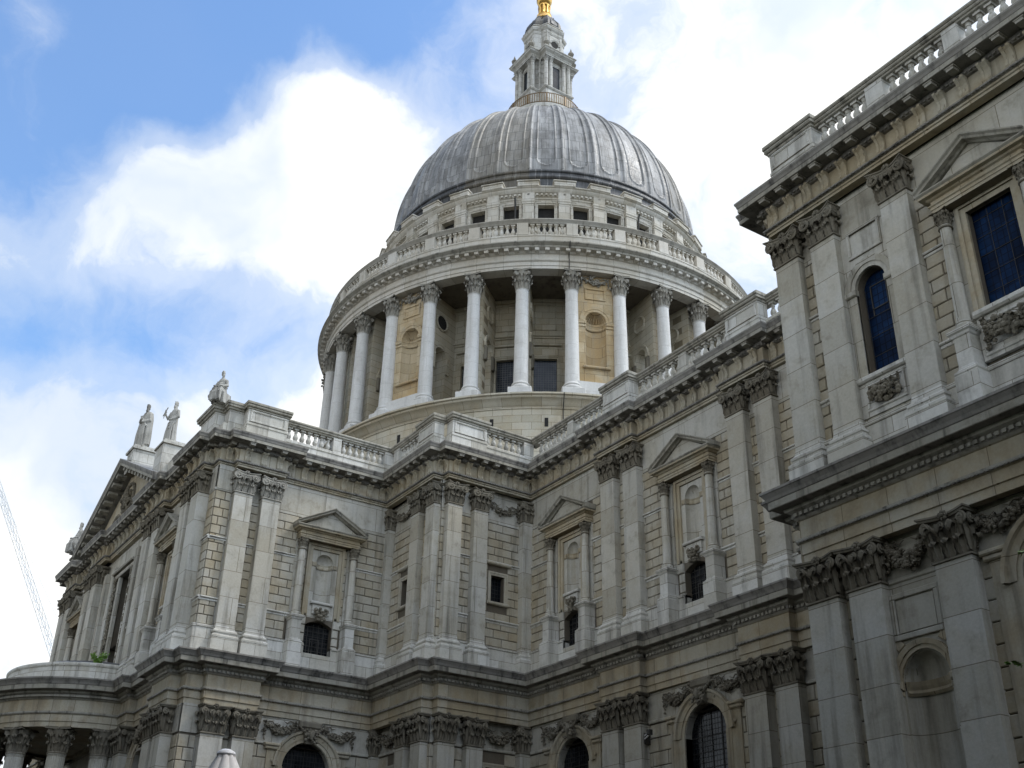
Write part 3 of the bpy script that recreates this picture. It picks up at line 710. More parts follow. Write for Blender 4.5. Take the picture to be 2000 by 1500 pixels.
def aedicule(X, c, s=1.0, glazed=False, d=.42):
    """columned window frame with pediment, standing on pedestals; centre c on wall X, width factor s"""
    mb = MB(); K = 1.5*s
    # entablature and pediment
    yb, hw = -.50, 1.72*s
    prof = [(-.35, 22.87), (0, 22.87), (0, 22.97), (.03, 22.98), (.03, 23.07), (.08, 23.10), (.08, 23.13), (.0, 23.14), (.0, 23.28), (.08, 23.31), (.12, 23.36), (.26, 23.37), (.27, 23.44), (.33, 23.50), (.33, 23.54), (-.3, 23.56)]
    mb.sweep([(c-hw, 0), (c-hw, yb), (c+hw, yb), (c+hw, 0)], prof, mats=[1]*9+[1]*3+[2]*4)
    e = hw+.33; zb, rise = 23.50, 1.06
    sec = [(0, -.02), (yb-.02, -.02), (yb-.08, .03), (yb-.24, .04), (yb-.26, .12), (yb-.33, .18), (yb-.33, .23), (0, .25)]
    for sg in (-1, 1):
        v = [(c+sg*e, y, zb+h) for y, h in sec]+[(c, y, zb+rise+h) for y, h in sec]; n = len(sec)
        mb.m = 2
        mb.add(v, [(i, (i+1) % n, n+(i+1) % n, n+i) for i in range(n)]+[tuple(range(n))], False)
    mb.m = 0
    mb.add([(c-e+.2, yb+.06, zb), (c+e-.2, yb+.06, zb), (c, yb+.06, zb+rise)], [(0, 1, 2)])
    # wall strips behind the columns and the moulded frame
    for sg in (-1, 1): mb.box(c+sg*K-.26, c+sg*K+.26, -.13, 0, 18.7, 22.87)
    mb.m = 1
    if glazed: frame_rect(mb, c, 19.2, 22.60, .76, 1.08, 0, (.10, .17)); mb.box(c-.76, c+.76, -.04, .1, 22.6, 22.9)
    else:
        frame_rect(mb, c, 18.85, 22.54, .76*s, 1.08*s, 0, (.10, .17))
        mb.m = 0; wall_open(mb, c-.78*s, c+.78*s, 18.85, 22.56, [(c, .5, 19.7, 21.86, .5)], .01, -.012); mb.m = 1
        mb.box(c-.72*s, c-.5, -.06, 0, 21.62, 21.86, ch=.03); mb.box(c+.5, c+.72*s, -.06, 0, 21.62, 21.86, ch=.03)
    a = obj('aedicule', mb.mesh('aedicule', ['smooth', 'frieze', 'cornice', 'pale']), CATH, X)
    for sg in (-1, 1):
        cl = MB(); x = c+sg*K
        cl.lathe([(.27, 18.72), (.27, 18.78), (.28, 18.82), (.24, 18.87), (.235, 18.90), (.25, 18.93), (.21, 18.97), (.2, 19.1), (.195, 20.4), (.168, 22.28), (.19, 22.30), (.19, 22.34)], 16, (x, -d+.06, 0))
        cc = obj('column', cl.mesh('column', 'smooth'), a, X)
        cp = shared('cap_small', lambda: round_cap_mesh(.17, .55).mesh('capital', 'ornament'))
        obj('capital', cp, a, X @ Matrix.Translation((x, -d+.06, 22.33)))
        pd = MB()
        pd.sweep([(x-.26, 0), (x-.26, -d-.22), (x+.26, -d-.22), (x+.26, 0)], [(.12, 16.0), (.12, 17.20), (.10, 17.24), (.12, 17.28), (.10, 17.34), (.02, 17.42), (0, 17.5), (0, 18.42), (.04, 18.45), (.07, 18.52), (.13, 18.56), (.13, 18.64), (.06, 18.69), (-.02, 18.72)])
        pd.box(x-.25, x+.25, -d-.2, 0, 18.5, 18.71)
        obj('pedestal', pd.mesh('pedestal', 'pale'), a, X)
    if glazed:
        sl = MB(); sl.box(c-1.12, c+1.12, -.30, 0, 18.98, 19.2, ch=.06); sl.box(c-1.08, c+1.08, -.14, 0, 17.6, 18.98); panel(sl, c-.98, c+.98, 17.72, 18.86, -.14, .1, .05)
        obj('sill', sl.mesh('sill', 'pale'), a, X)
        f = MB(); festoon(f, c-.75, 18.66, c+.75, 18.66, .42, -.2, .16, 20, True)
        for i in range(30): f.sph((c+random.uniform(-.6, .6), -.24-random.uniform(0, .08), random.uniform(17.95, 18.7)), random.uniform(.06, .13))
        obj('carved_festoon', f.mesh('festoon', 'ornament'), a, X)
        pane(a, X, c, .76, 19.2, 22.8, .20, 'pane_blue')
        ww = MB()
        for i in range(1, 6): ww.box(c-.76, c+.76, .18, .20, 19.2+i*.625, 19.212+i*.625)
        for x in (-.26, .25): ww.box(c+x, c+x+.014, .18, .20, 19.2, 22.95)
        obj('glazing_bars', ww.mesh('glazing_bars', 'iron'), a, X)
    else:
        nb = MB(); niche(nb, c, .5, 19.7, 21.86, 0.0, .8)
        nb.m = 1; rr = [(c-.51*cos(PI*i/12), .40*sin(PI*i/12)) for i in range(13)]
        nb.sweep(rr, [(.05, 21.60), (.07, 21.66), (.07, 21.72), (.05, 21.78), (.08, 21.86), (0, 21.88)])
        nb.m = 2; nb.box(c-.62, c+.62, -.24, 0, 19.56, 19.70, ch=.04); nb.box(c-.5, c+.5, -.12, 0, 19.05, 19.56)
        obj('niche', nb.mesh('niche', ['smooth', 'frieze', 'pale']), a, X)
        sr = MB()           # stones round the low window, with keystone carving
        for sg in (-1, 1):
            sr.box(c+sg*1.0-.22, c+sg*1.0+.22, -.10, .02, 18.42, 19.02, ch=.03); sr.box(c+sg*.92-.16, c+sg*.92+.16, -.09, .02, 16.95, 17.5, ch=.02)
            for k in range(2): sr.box(c+sg*.95-.17, c+sg*.95+.17, -.06, .02, 17.54+k*.45, 17.95+k*.45, ch=.03)
        sr.box(c-.72, c+.72, -.16, .3, 16.72, 16.95, ch=.03)
        wn = obj('window', sr.mesh('window', 'smooth'), a, X)
        kc = MB(); kc.box(c-.22, c+.22, -.16, 0, 18.7, 19.3, ch=.06)
        for i in range(34):
            t = random.random(); kc.sph((c+random.uniform(-1, 1)*(.18+.2*t), -.18-random.uniform(0, .12), 18.68+.66*t), random.uniform(.05, .10))
        for sg in (-1, 1): volute(kc, (c+sg*.27, -.18, 19.22), .14, None, sg)
        obj('keystone', kc.mesh('keystone', 'ornament'), a, X)
        b = MB(); mbx = c
        pane(a, X, c, .76, 16.95, 18.75, .33, 'pane')
        for x in (-.3, .2): b.box(c+x, c+x+.04, .28, .33, 16.97, 17.8)
        b.box(c-.3, c+.24, .28, .33, 17.8, 17.84)
        for i in range(1, 5): b.box(c-.76+i*.304-.012, c-.76+i*.304+.012, .29, .31, 16.96, 18.7)
        for i in range(1, 7): b.box(c-.76, c+.76, .30, .32, 16.95+i*.25, 16.97+i*.25)
        obj('window_grille', b.mesh('window_grille', 'iron'), a, X)
    return a
for c in NAVE_WIN: aedicule(XN, c)
aedicule(XT, TWC)
aedicule(XC, CW, .91, True, .36)

def small_window(X, c, zb, zt, h=.42, hood=True):
    mb = MB(); frame_rect(mb, c, zb, zt, h, h+.20, 0, (.07, .10)); mb.box(c-h-.28, c+h+.28, -.2, 0, zb-.16, zb, ch=.04)
    if hood: mb.box(c-h-.35, c+h+.35, -.22, 0, zt+.56, zt+.72, ch=.05)
    o = obj('window', mb.mesh('window', 'wall'), CATH, X); pane(o, X, c, h, zb, zt, .3)
    return o
small_window(XBN, -52.0, BWIN[1], BWIN[2]); small_window(XBW, 31.05, BWIN[1], BWIN[2])

# pilasters of the upper order
for x in (-41.08, -39.30, -31.97, -30.25): pilaster(CATH, at(x, 32.57, N_), 1.05, 'U')
for y in (18.42, 19.95): pilaster(CATH, at(-53.47, y, W_), .98, 'U', .5, 'grey')
for x in (-49.08, -50.70): pilaster(CATH, at(x, 27.05, N_), .85, 'U')
for y in (28.07, 29.69): pilaster(CATH, at(-48.18, y, W_), .85, 'U')
for x in (-22.37, -20.75, -17.75, -11.85): pilaster(CATH, at(x, 25.97, N_), 1.05, 'U', .36)
# bent pilasters in the two inner corners
def corner_strip(x0, x1, y0, y1):
    for z0, z1, h, zb in ((16.02, 24.55, 1.08, 16.02), (1.5, 12.36, 1.24, 1.5)):
        mb = MB(); X = at((x0+x1)/2, (y0+y1)/2); a, b = (x1-x0)/2, (y1-y0)/2
        mb.box(-a, a, -b, b, z0, z1)
        p = obj('pilaster', mb.mesh('pilaster', 'smooth'), CATH, X)
        b2 = MB(); pth = [(-a, b), (-a, -b), (a, -b), (a, b)]
        b2.sweep(pth, [(.16, 16.02), (.16, 16.9), (.10, 16.98), (.10, 17.06), (.13, 17.1), (.10, 17.16), (.03, 17.24), (0, 17.44)] if z0 > 10 else [(o, z+1.5) for o, z in BASE_PROF])
        obj('base', b2.mesh('base', 'pale'), p, X)
        cp = MB(); cp.sweep(pth, [(0, z1-.08), (.05, z1-.06), (.05, z1-.01), (0, z1)]); cp.box(-a, a, -b, b, z1, z1+h)
        for k, (w_, X2) in enumerate(((2*a, Matrix.Translation((0, -b, z1))), (2*b, Matrix.Translation((a, 0, z1)) @ Matrix.Rotation(W_, 4, 'Z')))):
            for n, z in ((2, 0), (2, h*.24)):
                for i in range(n): leaf(cp, w_/n, h*.44, X2 @ Matrix.Translation(((i-.5)*w_/n, -.01, z)))
            for sg in (-1, 1): volute(cp, (sg*w_*.42, -.1, h*.76), h*.16, X2, sg)
        cp.sweep(pth, [(.02, z1+h*.9), (.12, z1+h*.92), (.14, z1+h)])
        obj('capital', cp.mesh('capital', 'ornament'), p, X)
corner_strip(-54.2, -53.62, 26.98, 27.6)
corner_strip(-48.7, -48.15, 32.36, 33.1)
fb = MB(); festoon(fb, 30.3, 25.25, 32.2, 25.25, .38, -.08, .11, 16); obj('carved_festoon', fb.mesh('festoon', 'ornament'), CATH, XBW)
fb = MB(); festoon(fb, -53.5, 25.25, -51.3, 25.25, .38, -.08, .11, 16); obj('carved_festoon', fb.mesh('festoon', 'ornament'), CATH, XBN)

# ---- lower storey
def wall_low(X, u0, u1, arches=(), rects=(), strs=(), clips=()):
    mb = MB(); mb.m = 1
    ops = [(c, 1.24, 5.0, 11.32, 1.24) for c in arches]+list(rects)
    wall_open(mb, u0, u1, 1.5, 12.3, [(c, h, zb, min(zs, 11.9), 0) if r == 0 else (c, h, zb, 12.3, 0) for c, h, zb, zs, r in ops], depth=.5)
    mb.m = 2
    cur = u0
    for c in sorted(arches):
        wall_open(mb, cur, c-1.6, 12.3, 13.65, [], y=-.03); cur = c+1.6
    wall_open(mb, cur, u1, 12.3, 13.65, [], y=-.03)
    mb.m = 0
    clip = [(c-2.1, c+2.1, 1, 13.5) for c in arches]+[(c-h-.25, c+h+.25, zb-.25, zs+.35) for c, h, zb, zs, r in rects]+list(clips)
    blocks(mb, u0, u1, 2.3, 12.22, row=.585, ln=1.05, clip=clip, proud=.05)
    mb.m = 2
    for a, b in strs: mb.box(a, b, -.10, 0, 12.26, 12.40, ch=.03)
    return obj('wall', mb.mesh('wall', ['wall', 'joint', 'smooth', 'pale']), CATH, X)

def arched_window(X, c, m='pane'):
    mb = MB()
    wall_open(mb, c-1.62, c+1.62, 5.0, 13.62, [(c, 1.24, 5.0, 11.32, 1.24)], y=-.05, depth=.5, seg=24)
    mb.m = 1
    archivolt(mb, c, 11.32, 1.26, 1.80, -.05, ((0, 0), (0, .05), (.3, .05), (.3, .09), (.7, .11), (.8, .19), (1, .22), (1, 0)), 24)
    for sg in (-1, 1):
        mb.box(c+sg*1.40-.16, c+sg*1.40+.16, -.12, 0, 5, 11.32)
        mb.box(c+sg*1.84-.28, c+sg*1.84+.28, -.10, 0, 5, 12.05); mb.box(c+sg*1.9-.36, c+sg*1.9+.36, -.20, 0, 12.05, 12.20, ch=.04); mb.box(c+sg*1.9-.42, c+sg*1.9+.42, -.26, 0, 12.20, 12.34, ch=.04)
        mb.lathe([(.0, -.06), (.09, -.05), (.10, 0)], 10, X=Matrix.Translation((c+sg*1.78, -.14, 11.55)) @ Matrix.Rotation(PI/2, 4, 'X') @ Matrix.Rotation(PI, 4, 'X'))
    o = obj('window', mb.mesh('window', ['smooth', 'frieze']), CATH, X)
    k = MB(); k.loft([[(c-wd, y, z), (c+wd, y, z), (c+wd, .0, z), (c-wd, .0, z)] for wd, y, z in ((.24, -.24, 12.5), (.34, -.32, 13.15), (.36, -.34, 13.2))], False)
    k.box(c-.62, c+.62, -.30, 0, 13.22, 13.58, ch=.08)
    k.sph((c, -.36, 12.92), .24, (.85, .9, 1.1))
    for q in range(26): k.sph((c+random.uniform(-.36, .36), -.34-random.uniform(0, .1), random.uniform(12.55, 13.2)), random.uniform(.06, .11))
    for sg in (-1, 1):
        for q in range(5): k.sph((c+sg*(.25+.1*q), -.3, 13.0+.07*q), .1-.008*q)
    obj('keystone', k.mesh('keystone', 'ornament'), o, X)
    for sg in (-1, 1):
        f = MB(); festoon(f, c+sg*.75, 13.42, c+sg*2.35, 13.30, .42, -.10, .13, 20)
        obj('carved_festoon', f.mesh('festoon', 'ornament'), o, X)
    pane(o, X, c, 1.3, 4.9, 12.6, .30, m)
    b = MB()
    for i in (-2, 0, 2): b.box(c+i*.31-.008, c+i*.31+.008, .26, .29, 5, 11.32+math.sqrt(max(.01, 1.24**2-(i*.31)**2)))
    for i in range(11): b.box(c-1.24, c+1.24, .27, .295, 5.1+i*.62, 5.116+i*.62)
    obj('glazing_bars', b.mesh('glazing_bars', 'iron'), o, X)
    return o
wall_low(XN, -48.6, -22.9, NAVE_WIN, (), [(-48.1, -46.8), (-42.2, -41.8), (-40.6, -40.2), (-38.95, -37.7), (-33.2, -32.65), (-31.4, -30.98), (-29.75, -23)])
for c in NAVE_WIN: arched_window(XN, c)
wall_low(XT, 17.85, 27.5, (23.6,), (), [(19.03, 19.5), (20.6, 21.3), (25.9, 27)])
arched_window(XT, 23.6)
wall_low(XBN, -54.0, -48.6, (), [(-52.0, .42, 9.6, 11.5, 0)], [(-53.6, -51.12), (-50.27, -49.5)])
wall_low(XBW, 27.45, 33.0, (), [(31.05, .42, 9.6, 11.5, 0)], [(28.5, 29.26), (30.12, 32.4)])
small_window(XBN, -52.0, 9.6, 11.5, hood=False); small_window(XBW, 31.05, 9.6, 11.5, hood=False)
fb = MB(); festoon(fb, 30.4, 13.25, 32.1, 13.25, .42, -.1, .13, 18); obj('carved_festoon', fb.mesh('festoon', 'ornament'), CATH, XBW)
fb = MB(); festoon(fb, -53.4, 13.25, -51.4, 13.25, .42, -.1, .13, 18); obj('carved_festoon', fb.mesh('festoon', 'ornament'), CATH, XBN)
def chapel_lower():
    mb = MB(); mb.m = 1; nx = -19.42
    wall_open(mb, -22.95, 2, 1.5, 12.3, [(nx, .76, 4.5, 9.5, .76), (CW, 1.24, 5, 12.3, 0)], depth=.02)
    mb.m = 2
    wall_open(mb, -20.4, -18.2, 1.5, 12.3, [(nx, .76, 4.5, 9.5, .76)], y=-.05, depth=.05)
    wall_open(mb, -22.95, CW-1.6, 12.3, 13.65, [], y=-.03); wall_open(mb, CW+1.6, 2, 12.3, 13.65, [], y=-.03)
    panel(mb, -20.25, -18.6, 10.62, 11.95, -.05, .16, .09)
    mb.box(-20.05, -18.8, -.10, 0, 10.82, 11.75)
    mb.m = 4; archivolt(mb, nx, 9.5, .78, 1.04, -.05)
    for sg in (-1, 1): mb.box(nx+sg*.92-.16, nx+sg*.92+.16, -.18, 0, 9.28, 9.5, ch=.05); mb.box(nx+sg*.92-.13, nx+sg*.92+.13, -.12, 0, 9.12, 9.26, ch=.03)
    for k in range(5):
        a = PI*(k+.5)/5
        if k != 2: mb.box(-.14, .14, -.10, 0, 1.12, 1.5, Matrix.Translation((nx, 0, 9.5)) @ Matrix.Rotation(-(a-PI/2), 4, 'Y'), ch=.02)
    mb.m = 0
    blocks(mb, -22.9, 2, 2.3, 12.22, row=.585, ln=1.05, clip=[(-20.4, -18.2, 1, 13), (CW-2.1, CW+2.1, 1, 13)])
    mb.m = 2
    for a, b in ((-21.8, -21.45), (-20.25, -18.4), (-17.2, -16.6)): mb.box(a, b, -.10, 0, 12.26, 12.40, ch=.03)
    o = obj('wall', mb.mesh('wall', ['wall', 'joint', 'smooth', 'pale', 'frieze']), CATH, XC)
    nb = MB(); niche(nb, nx, .76, 4.5, 9.5, -.0, .5, 16); nb.m = 1
    nb.sweep([(nx-.77*cos(PI*i/14), .375*sin(PI*i/14)) for i in range(15)], [(.04, 9.12), (.09, 9.2), (.06, 9.28), (.10, 9.38), (.13, 9.5), (0, 9.52)])
    obj('niche', nb.mesh('niche', ['smooth', 'frieze']), CATH, XC)
    f = MB(); festoon(f, -20.05, 13.38, -18.6, 13.38, .62, -.1, .17, 26); obj('carved_festoon', f.mesh('festoon', 'ornament'), CATH, XC)
    arched_window(XC, CW)
chapel_lower()
for x in (-41.17, -39.60, -32.03, -30.37): pilaster(CATH, at(x, 32.52, N_), 1.16, 'L', .48)
for y in (18.48, 20.05): pilaster(CATH, at(-53.40, y, W_), 1.1, 'L', .55)
for x in (-49.12, -50.72): pilaster(CATH, at(x, 26.98, N_), .92, 'L')
for y in (28.11, 29.71): pilaster(CATH, at(-48.12, y, W_), .92, 'L')
for x in (-22.42, -20.84, -17.8, -11.85): pilaster(CATH, at(x, 25.9, N_), 1.18, 'L', .42)

# solid fill and leads behind the parapets
rf = MB()
for x0, x1, y0, y1 in ((-82.7, -55.0, 18.3, 84), (-82.7, -49.7, 28.5, 70), (-49.8, -22, 34.0, 62), (-22.6, 1.8, 27.4, 62), (-120, -82, 34, 62)):
    rf.box(x0, x1, y0, y1, .2, 27.2)
for x0, x1, y0, y1 in ((-82.7, -54.0, 17.4, 18.5), (-55.2, -53.95, 18.4, 28.7), (-54.2, -48.5, 27.6, 28.7), (-49.9, -48.6, 28.6, 34.2), (-48.7, -22.6, 33.1, 34.2), (-22.8, 1.8, 26.4, 27.6)):
    rf.box(x0, x1, y0, y1, 27.22, 27.45)
obj('roof', rf.mesh('roof', 'lead_dark'), CATH)

# ---- balustrades
def bal_mb():
    mb = MB(); mb.box(-.15, .15, -.15, .15, 0, .09); mb.box(-.135, .135, -.135, .135, .75, .86)
    mb.lathe([(.10, .09), (.12, .13), (.09, .16), (.11, .2), (.148, .29), (.14, .37), (.10, .46), (.07, .56), (.065, .6), (.095, .615), (.095, .65), (.07, .665), (.075, .70), (.11, .74), (.12, .75)], 12, cap=False)
    return mb
BAL = bal_mb().mesh('baluster', 'pale')
def balustrade(X, u0, u1, big=(), small=(), bals=(), y=0.0, mitre=(0, 0)):
    """plinth, coping and pedestals along a wall line at y; big = panelled pedestals, bals = (first, last, count)"""
    mb = MB()
    mb.box(u0, u1, y+.02, y+.55, 27.5, 28.22); mb.box(u0, u1, y-.03, y+.6, 28.22, 28.40, ch=.03)
    mb.m = 1
    mb.box(u0, u1, y+.06, y+.54, 29.26, 29.34); mb.box(u0, u1, y-.02, y+.62, 29.34, 29.46, ch=.03); mb.box(u0, u1, y-.07, y+.66, 29.46, 29.60, ch=.04)
    o = obj('balustrade', mb.mesh('balustrade', ['pale', 'cornice']), CATH, X)
    for a, b in big:
        p = MB(); p.box(a, b, y-.10, y+.55, 27.52, 28.40); p.box(a-.04, b+.04, y-.14, y+.5, 28.32, 28.46, ch=.03); p.box(a, b, y-.10, y+.5, 28.4, 29.26)
        panel(p, a+.12, b-.12, 28.52, 29.22, y-.10, .12, .05)
        p.m = 1; p.box(a-.05, b+.05, y-.16, y+.6, 29.24, 29.36, ch=.03); p.box(a-.13, b+.13, y-.26, y+.7, 29.36, 29.50, ch=.04); p.box(a-.16, b+.16, y-.30, y+.74, 29.50, 29.66, ch=.03)
        obj('pedestal', p.mesh('pedestal', ['pale', 'cornice']), o, X)
    for a, b in small:
        p = MB(); p.box(a, b, y+.04, y+.52, 28.38, 29.28); obj('pedestal', p.mesh('pedestal', 'pale'), o, X)
    for a, b, n in bals:
        for i in range(n): obj('baluster', BAL, o, X @ Matrix.Translation((a+(b-a)*i/max(1, n-1), y+.29, 28.40)))
    return o
# transept west side, bastion, nave, chapel
balustrade(at(-53.95, 0, W_), 17.5, 27.4, [], [(23.34, 23.84), (26.62, 27.3)], [(20.75, 23.12, 7), (24.10, 26.42, 7)])
pb = balustrade(at(-53.43, 0, W_), 17.95, 20.35, [(18.0, 20.3)])
balustrade(at(0, 26.95, N_), -53.9, -48.7, [(-50.5, -48.72)], [(-53.6, -53.0)], [(-52.82, -50.72, 6)])
balustrade(at(-48.13, 0, W_), 27.5, 33.2, [(27.58, 29.78)], [(32.36, 33.0)], [(30.05, 32.15, 6)])
balustrade(at(0, 32.85, N_), -48.5, -23, [], [(-44.81, -44.29), (-35.71, -35.16)], [(-47.6, -45.02, 7), (-44.08, -41.35, 7), (-38.65, -35.92, 7), (-34.95, -32.2, 7), (-29.6, -27.0, 7)])
for a, b in ((-41.06, -38.89), (-31.95, -29.83)): balustrade(at(0, 32.52, N_), a, b, [(a+.02, b-.02)])
balustrade(at(0, 25.92, N_), -22.5, 2, [(-22.48, -20.44)], [(-18.12, -17.4), (-14.98, -14.40), (-11.9, -11.2)], [(-20.18, -18.35, 6), (-17.15, -15.2, 6), (-14.15, -12.1, 6)])
# stepped corner block of the transept parapet (carries the seated figure)
cb = MB()
for x0, x1, y0, y1 in ((-57.0, -54.7, 16.62, 18.3), (-54.7, -53.95, 17.15, 18.3)):
    for z0, z1, o in ((27.5, 28.4, 0), (28.4, 29.26, -.04), (29.26, 29.38, .06), (29.38, 29.52, .16), (29.52, 29.66, .2)):
        cb.m = 1 if z0 > 29.2 else 0
        cb.box(x0-o, x1+o, y0-o, y1, z0+(.002 if x0 > -55 else 0), z1+(.002 if x0 > -55 else 0))
obj('pedestal', cb.mesh('pedestal', ['pale', 'cornice']), CATH)
cb = MB()
for x0, x1, y0, y1 in ((-83.0, -80.2, 16.62, 18.3),):
    for z0, z1, o in ((27.5, 28.4, 0), (28.4, 28.7, -.04), (28.7, 28.82, .1), (28.82, 28.96, .2)):
        cb.box(x0-o, x1+o, y0-o, y1, z0, z1)
obj('pedestal', cb.mesh('pedestal', 'cornice'), CATH)
#%%PART3
# ------------------------------------------------------------------ drum, colonnade, attic
def DX(deg): return Matrix.Translation((DC[0], DC[1], 0)) @ Matrix.Rotation(R(deg)+PI/2, 4, 'Z')
XD = at(*DC)
COLS = [5.625+11.25*k for k in range(32)]; BAYS = [11.25*k for k in range(32)]
SOLID = [22.5+45*k for k in range(8)]
def is_solid(b): return any(abs(b-q) < .1 for q in SOLID)
TAN = math.tan(R(5.625))
db = MB()
db.lathe([(17.85, 26), (17.85, 35.25), (17.93, 35.28), (17.95, 35.42), (18.05, 35.48), (18.12, 35.62), (18.34, 35.80), (18.44, 35.84), (18.46, 35.98), (18.62, 36.02), (18.62, 36.14)], 128, cap=False)
db.m = 1
db.lathe([(18.62, 36.14), (13.2, 36.25)], 64, cap=False)
db.m = 0
hw = 13.7*TAN
for b in BAYS:
    db.X = Matrix.Rotation(R(b)+PI/2, 4, 'Z'); y = -13.7
    op = [] if is_solid(b) else [(0, .82, 38.0, 41.35, 0)]
    wall_open(db, -hw, hw, 36.2, 46.4, op, .35, y)
    for z0, z1, o in ((43.0, 43.12, .10), (43.12, 43.25, .2), (46.0, 46.35, .2)): db.box(-hw, hw, y-o, y, z0, z1)
    panel(db, -.8, .8, 43.7, 45.8, y, .12, .06)
db.X = None
drum = obj('drum', db.mesh('drum', ['drum', 'lead_dark']), CATH, XD, label='warm buff stone drum wall with a curved cornice below the colonnade')
def drum_window():
    mb = MB(); y = -13.7
    frame_rect(mb, 0, 38.0, 41.35, .82, 1.06, y, (.05, .09)); mb.box(-.9, .9, y-.1, y, 41.45, 42.3, ch=.04); mb.box(-1.15, 1.15, y-.22, y, 42.35, 42.5, ch=.03)
    return mb.mesh('window', 'drum')
def drum_pane():
    mb = MB(); mb.box(-.86, .86, -13.45, -13.4, 37.9, 41.4); return mb.mesh('pane', 'pane_drum')
dw, dp = drum_window(), drum_pane()
for b in BAYS:
    if not is_solid(b):
        o = obj('window', dw, drum, DX(b)); 
for b in BAYS:
    if not is_solid(b): obj('pane', dp, drum, DX(b))
for b in (-33.75, -45.2, -67, -20, -57, -8): 
    v = MB(); v.box(-.12, .12, -17.87, -17.6, 34.0, 34.62); obj('vent_slot', v.mesh('vent_slot', 'void'), drum, DX(b))

# solid bays: radial piers with a shell niche between two columns
def pier_meshes():
    a = MB(); y = -17.2; h = 1.30
    wall_open(a, -h, h, 37.5, 46.25, [(0, .73, 39.0, 42.55, .73)], .05, y)
    a.m = 1
    archivolt(a, 0, 42.55, .75, 1.14, y, ((0, 0), (0, .05), (.4, .06), (.5, .1), (1, .13), (1, 0)))
    for sg in (-1, 1): a.box(sg*1.0-.3, sg*1.0+.3, y-.13, y, 42.25, 42.55, ch=.05); a.box(sg*1.0-.27, sg*1.0+.27, y-.08, y, 42.02, 42.22, ch=.03)
    panel(a, -.74, .74, 44.25, 45.2, y, .12, .08)
    a.box(-.95, .95, y-.24, y, 38.78, 38.95, ch=.05); panel(a, -.85, .85, 37.62, 38.76, y, .08, .05)
    n = MB(); niche(n, 0, .73, 39.0, 42.55, y, .9, 22, True); n.m = 1
    n.sweep([(-.74*cos(PI*i/14), y+.6*sin(PI*i/14)) for i in range(15)], [(.03, 42.05), (.07, 42.12), (.05, 42.25), (.09, 42.4), (.12, 42.55), (0, 42.57)])
    s = MB()          # side walls with a passage arch and a round opening above
    for sg in (-1, 1):
        X = Matrix.Translation((sg*1.28, 0, 0)) @ Matrix.Rotation(sg*PI/2, 4, 'Z')
        # local x runs along the radius
        s.X = X
        c = sg*-15.35
        wall_open(s, min(sg*-17.15, sg*-13.6), max(sg*-17.15, sg*-13.6), 36.2, 46.25, [(c, .62, 36.4, 41.6, .62)], .02, 0)
        s.m = 1; archivolt(s, c, 41.6, .63, .98, 0)
        for q in (-1, 1): s.box(c+q*.85-.22, c+q*.85+.22, -.16, 0, 41.3, 41.6, ch=.04); s.box(c+q*.82-.18, c+q*.82+.18, -.12, 0, 40.35, 41.3)
        for i in range(20):
            a0, a1 = 2*PI*i/20, 2*PI*(i+1)/20
            s.tube([(c+.62*cos(a0), -.04, 44.3+.62*sin(a0)), (c+.62*cos(a1), -.04, 44.3+.62*sin(a1))], .09, 6, X)
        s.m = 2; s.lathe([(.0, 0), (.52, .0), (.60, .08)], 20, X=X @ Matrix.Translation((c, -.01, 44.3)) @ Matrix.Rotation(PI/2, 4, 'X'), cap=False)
        s.m = 0; s.X = None
    # arch soffit through the pier
    pts = [(-15.35-.62, 36.4), (-15.35-.62, 41.6)]+[(-15.35-.62*cos(PI*i/12), 41.6+.62*sin(PI*i/12)) for i in range(1, 12)]+[(-15.35+.62, 41.6), (-15.35+.62, 36.4)]
    for (ya, za), (yb, zb) in zip(pts, pts[1:]): s.quad((-1.27, ya, za), (1.27, ya, za), (1.27, yb, zb), (-1.27, yb, zb))
    s.m = 3; s.box(-1.45, 1.45, -17.75, -13.4, 36.15, 37.5, ch=.0); s.m = 0
    f = MB(); festoon(f, -.95, 46.0, .95, 46.0, .42, y-.06, .11, 18, True)
    for i in range(14): f.sph((random.uniform(-.35, .35), y-.1, random.uniform(45.6, 46.2)), random.uniform(.08, .14))
    return a.mesh('pier', ['ochre', 'ochre']), n.mesh('niche', ['ochre', 'ochre', 'ochre']), s.mesh('pier_side', ['drum', 'drum', 'void', 'column']), f.mesh('festoon', 'grey')
def radial_mesh():
    s = MB(); th = .42; c0 = -15.15
    for sg in (-1, 1):
        X = Matrix.Translation((sg*th, 0, 0)) @ Matrix.Rotation(sg*PI/2, 4, 'Z'); s.X = X; c = sg*c0
        wall_open(s, min(sg*-16.75, sg*-13.6), max(sg*-16.75, sg*-13.6), 36.2, 46.25, [(c, .62, 36.4, 41.6, .62)], th*.99, 0)
        archivolt(s, c, 41.6, .63, .95, 0)
        for q in (-1, 1): s.box(c+q*.85-.2, c+q*.85+.2, -.14, 0, 41.3, 41.6, ch=.04)
        s.m = 2
        for q in (-1, 1): s.box(c+q*.83-.2, c+q*.83+.2, -.2, 0, 40.2, 41.3, ch=.08)
        s.m = 0
        for i in range(20):
            a0, a1 = 2*PI*i/20, 2*PI*(i+1)/20
            s.tube([(c+.62*cos(a0), -.04, 44.3+.62*sin(a0)), (c+.62*cos(a1), -.04, 44.3+.62*sin(a1))], .09, 6, X)
        s.m = 1; s.lathe([(.0, 0), (.52, .0), (.60, .06)], 20, X=X @ Matrix.Translation((c, -.01, 44.3)) @ Matrix.Rotation(PI/2, 4, 'X'), cap=False)
        s.m = 0; s.X = None
    s.quad((-th, -16.75, 36.2), (th, -16.75, 36.2), (th, -16.75, 46.25), (-th, -16.75, 46.25))
    return s.mesh('radial_wall', ['drum', 'drum', 'ornament'])
rm = radial_mesh()
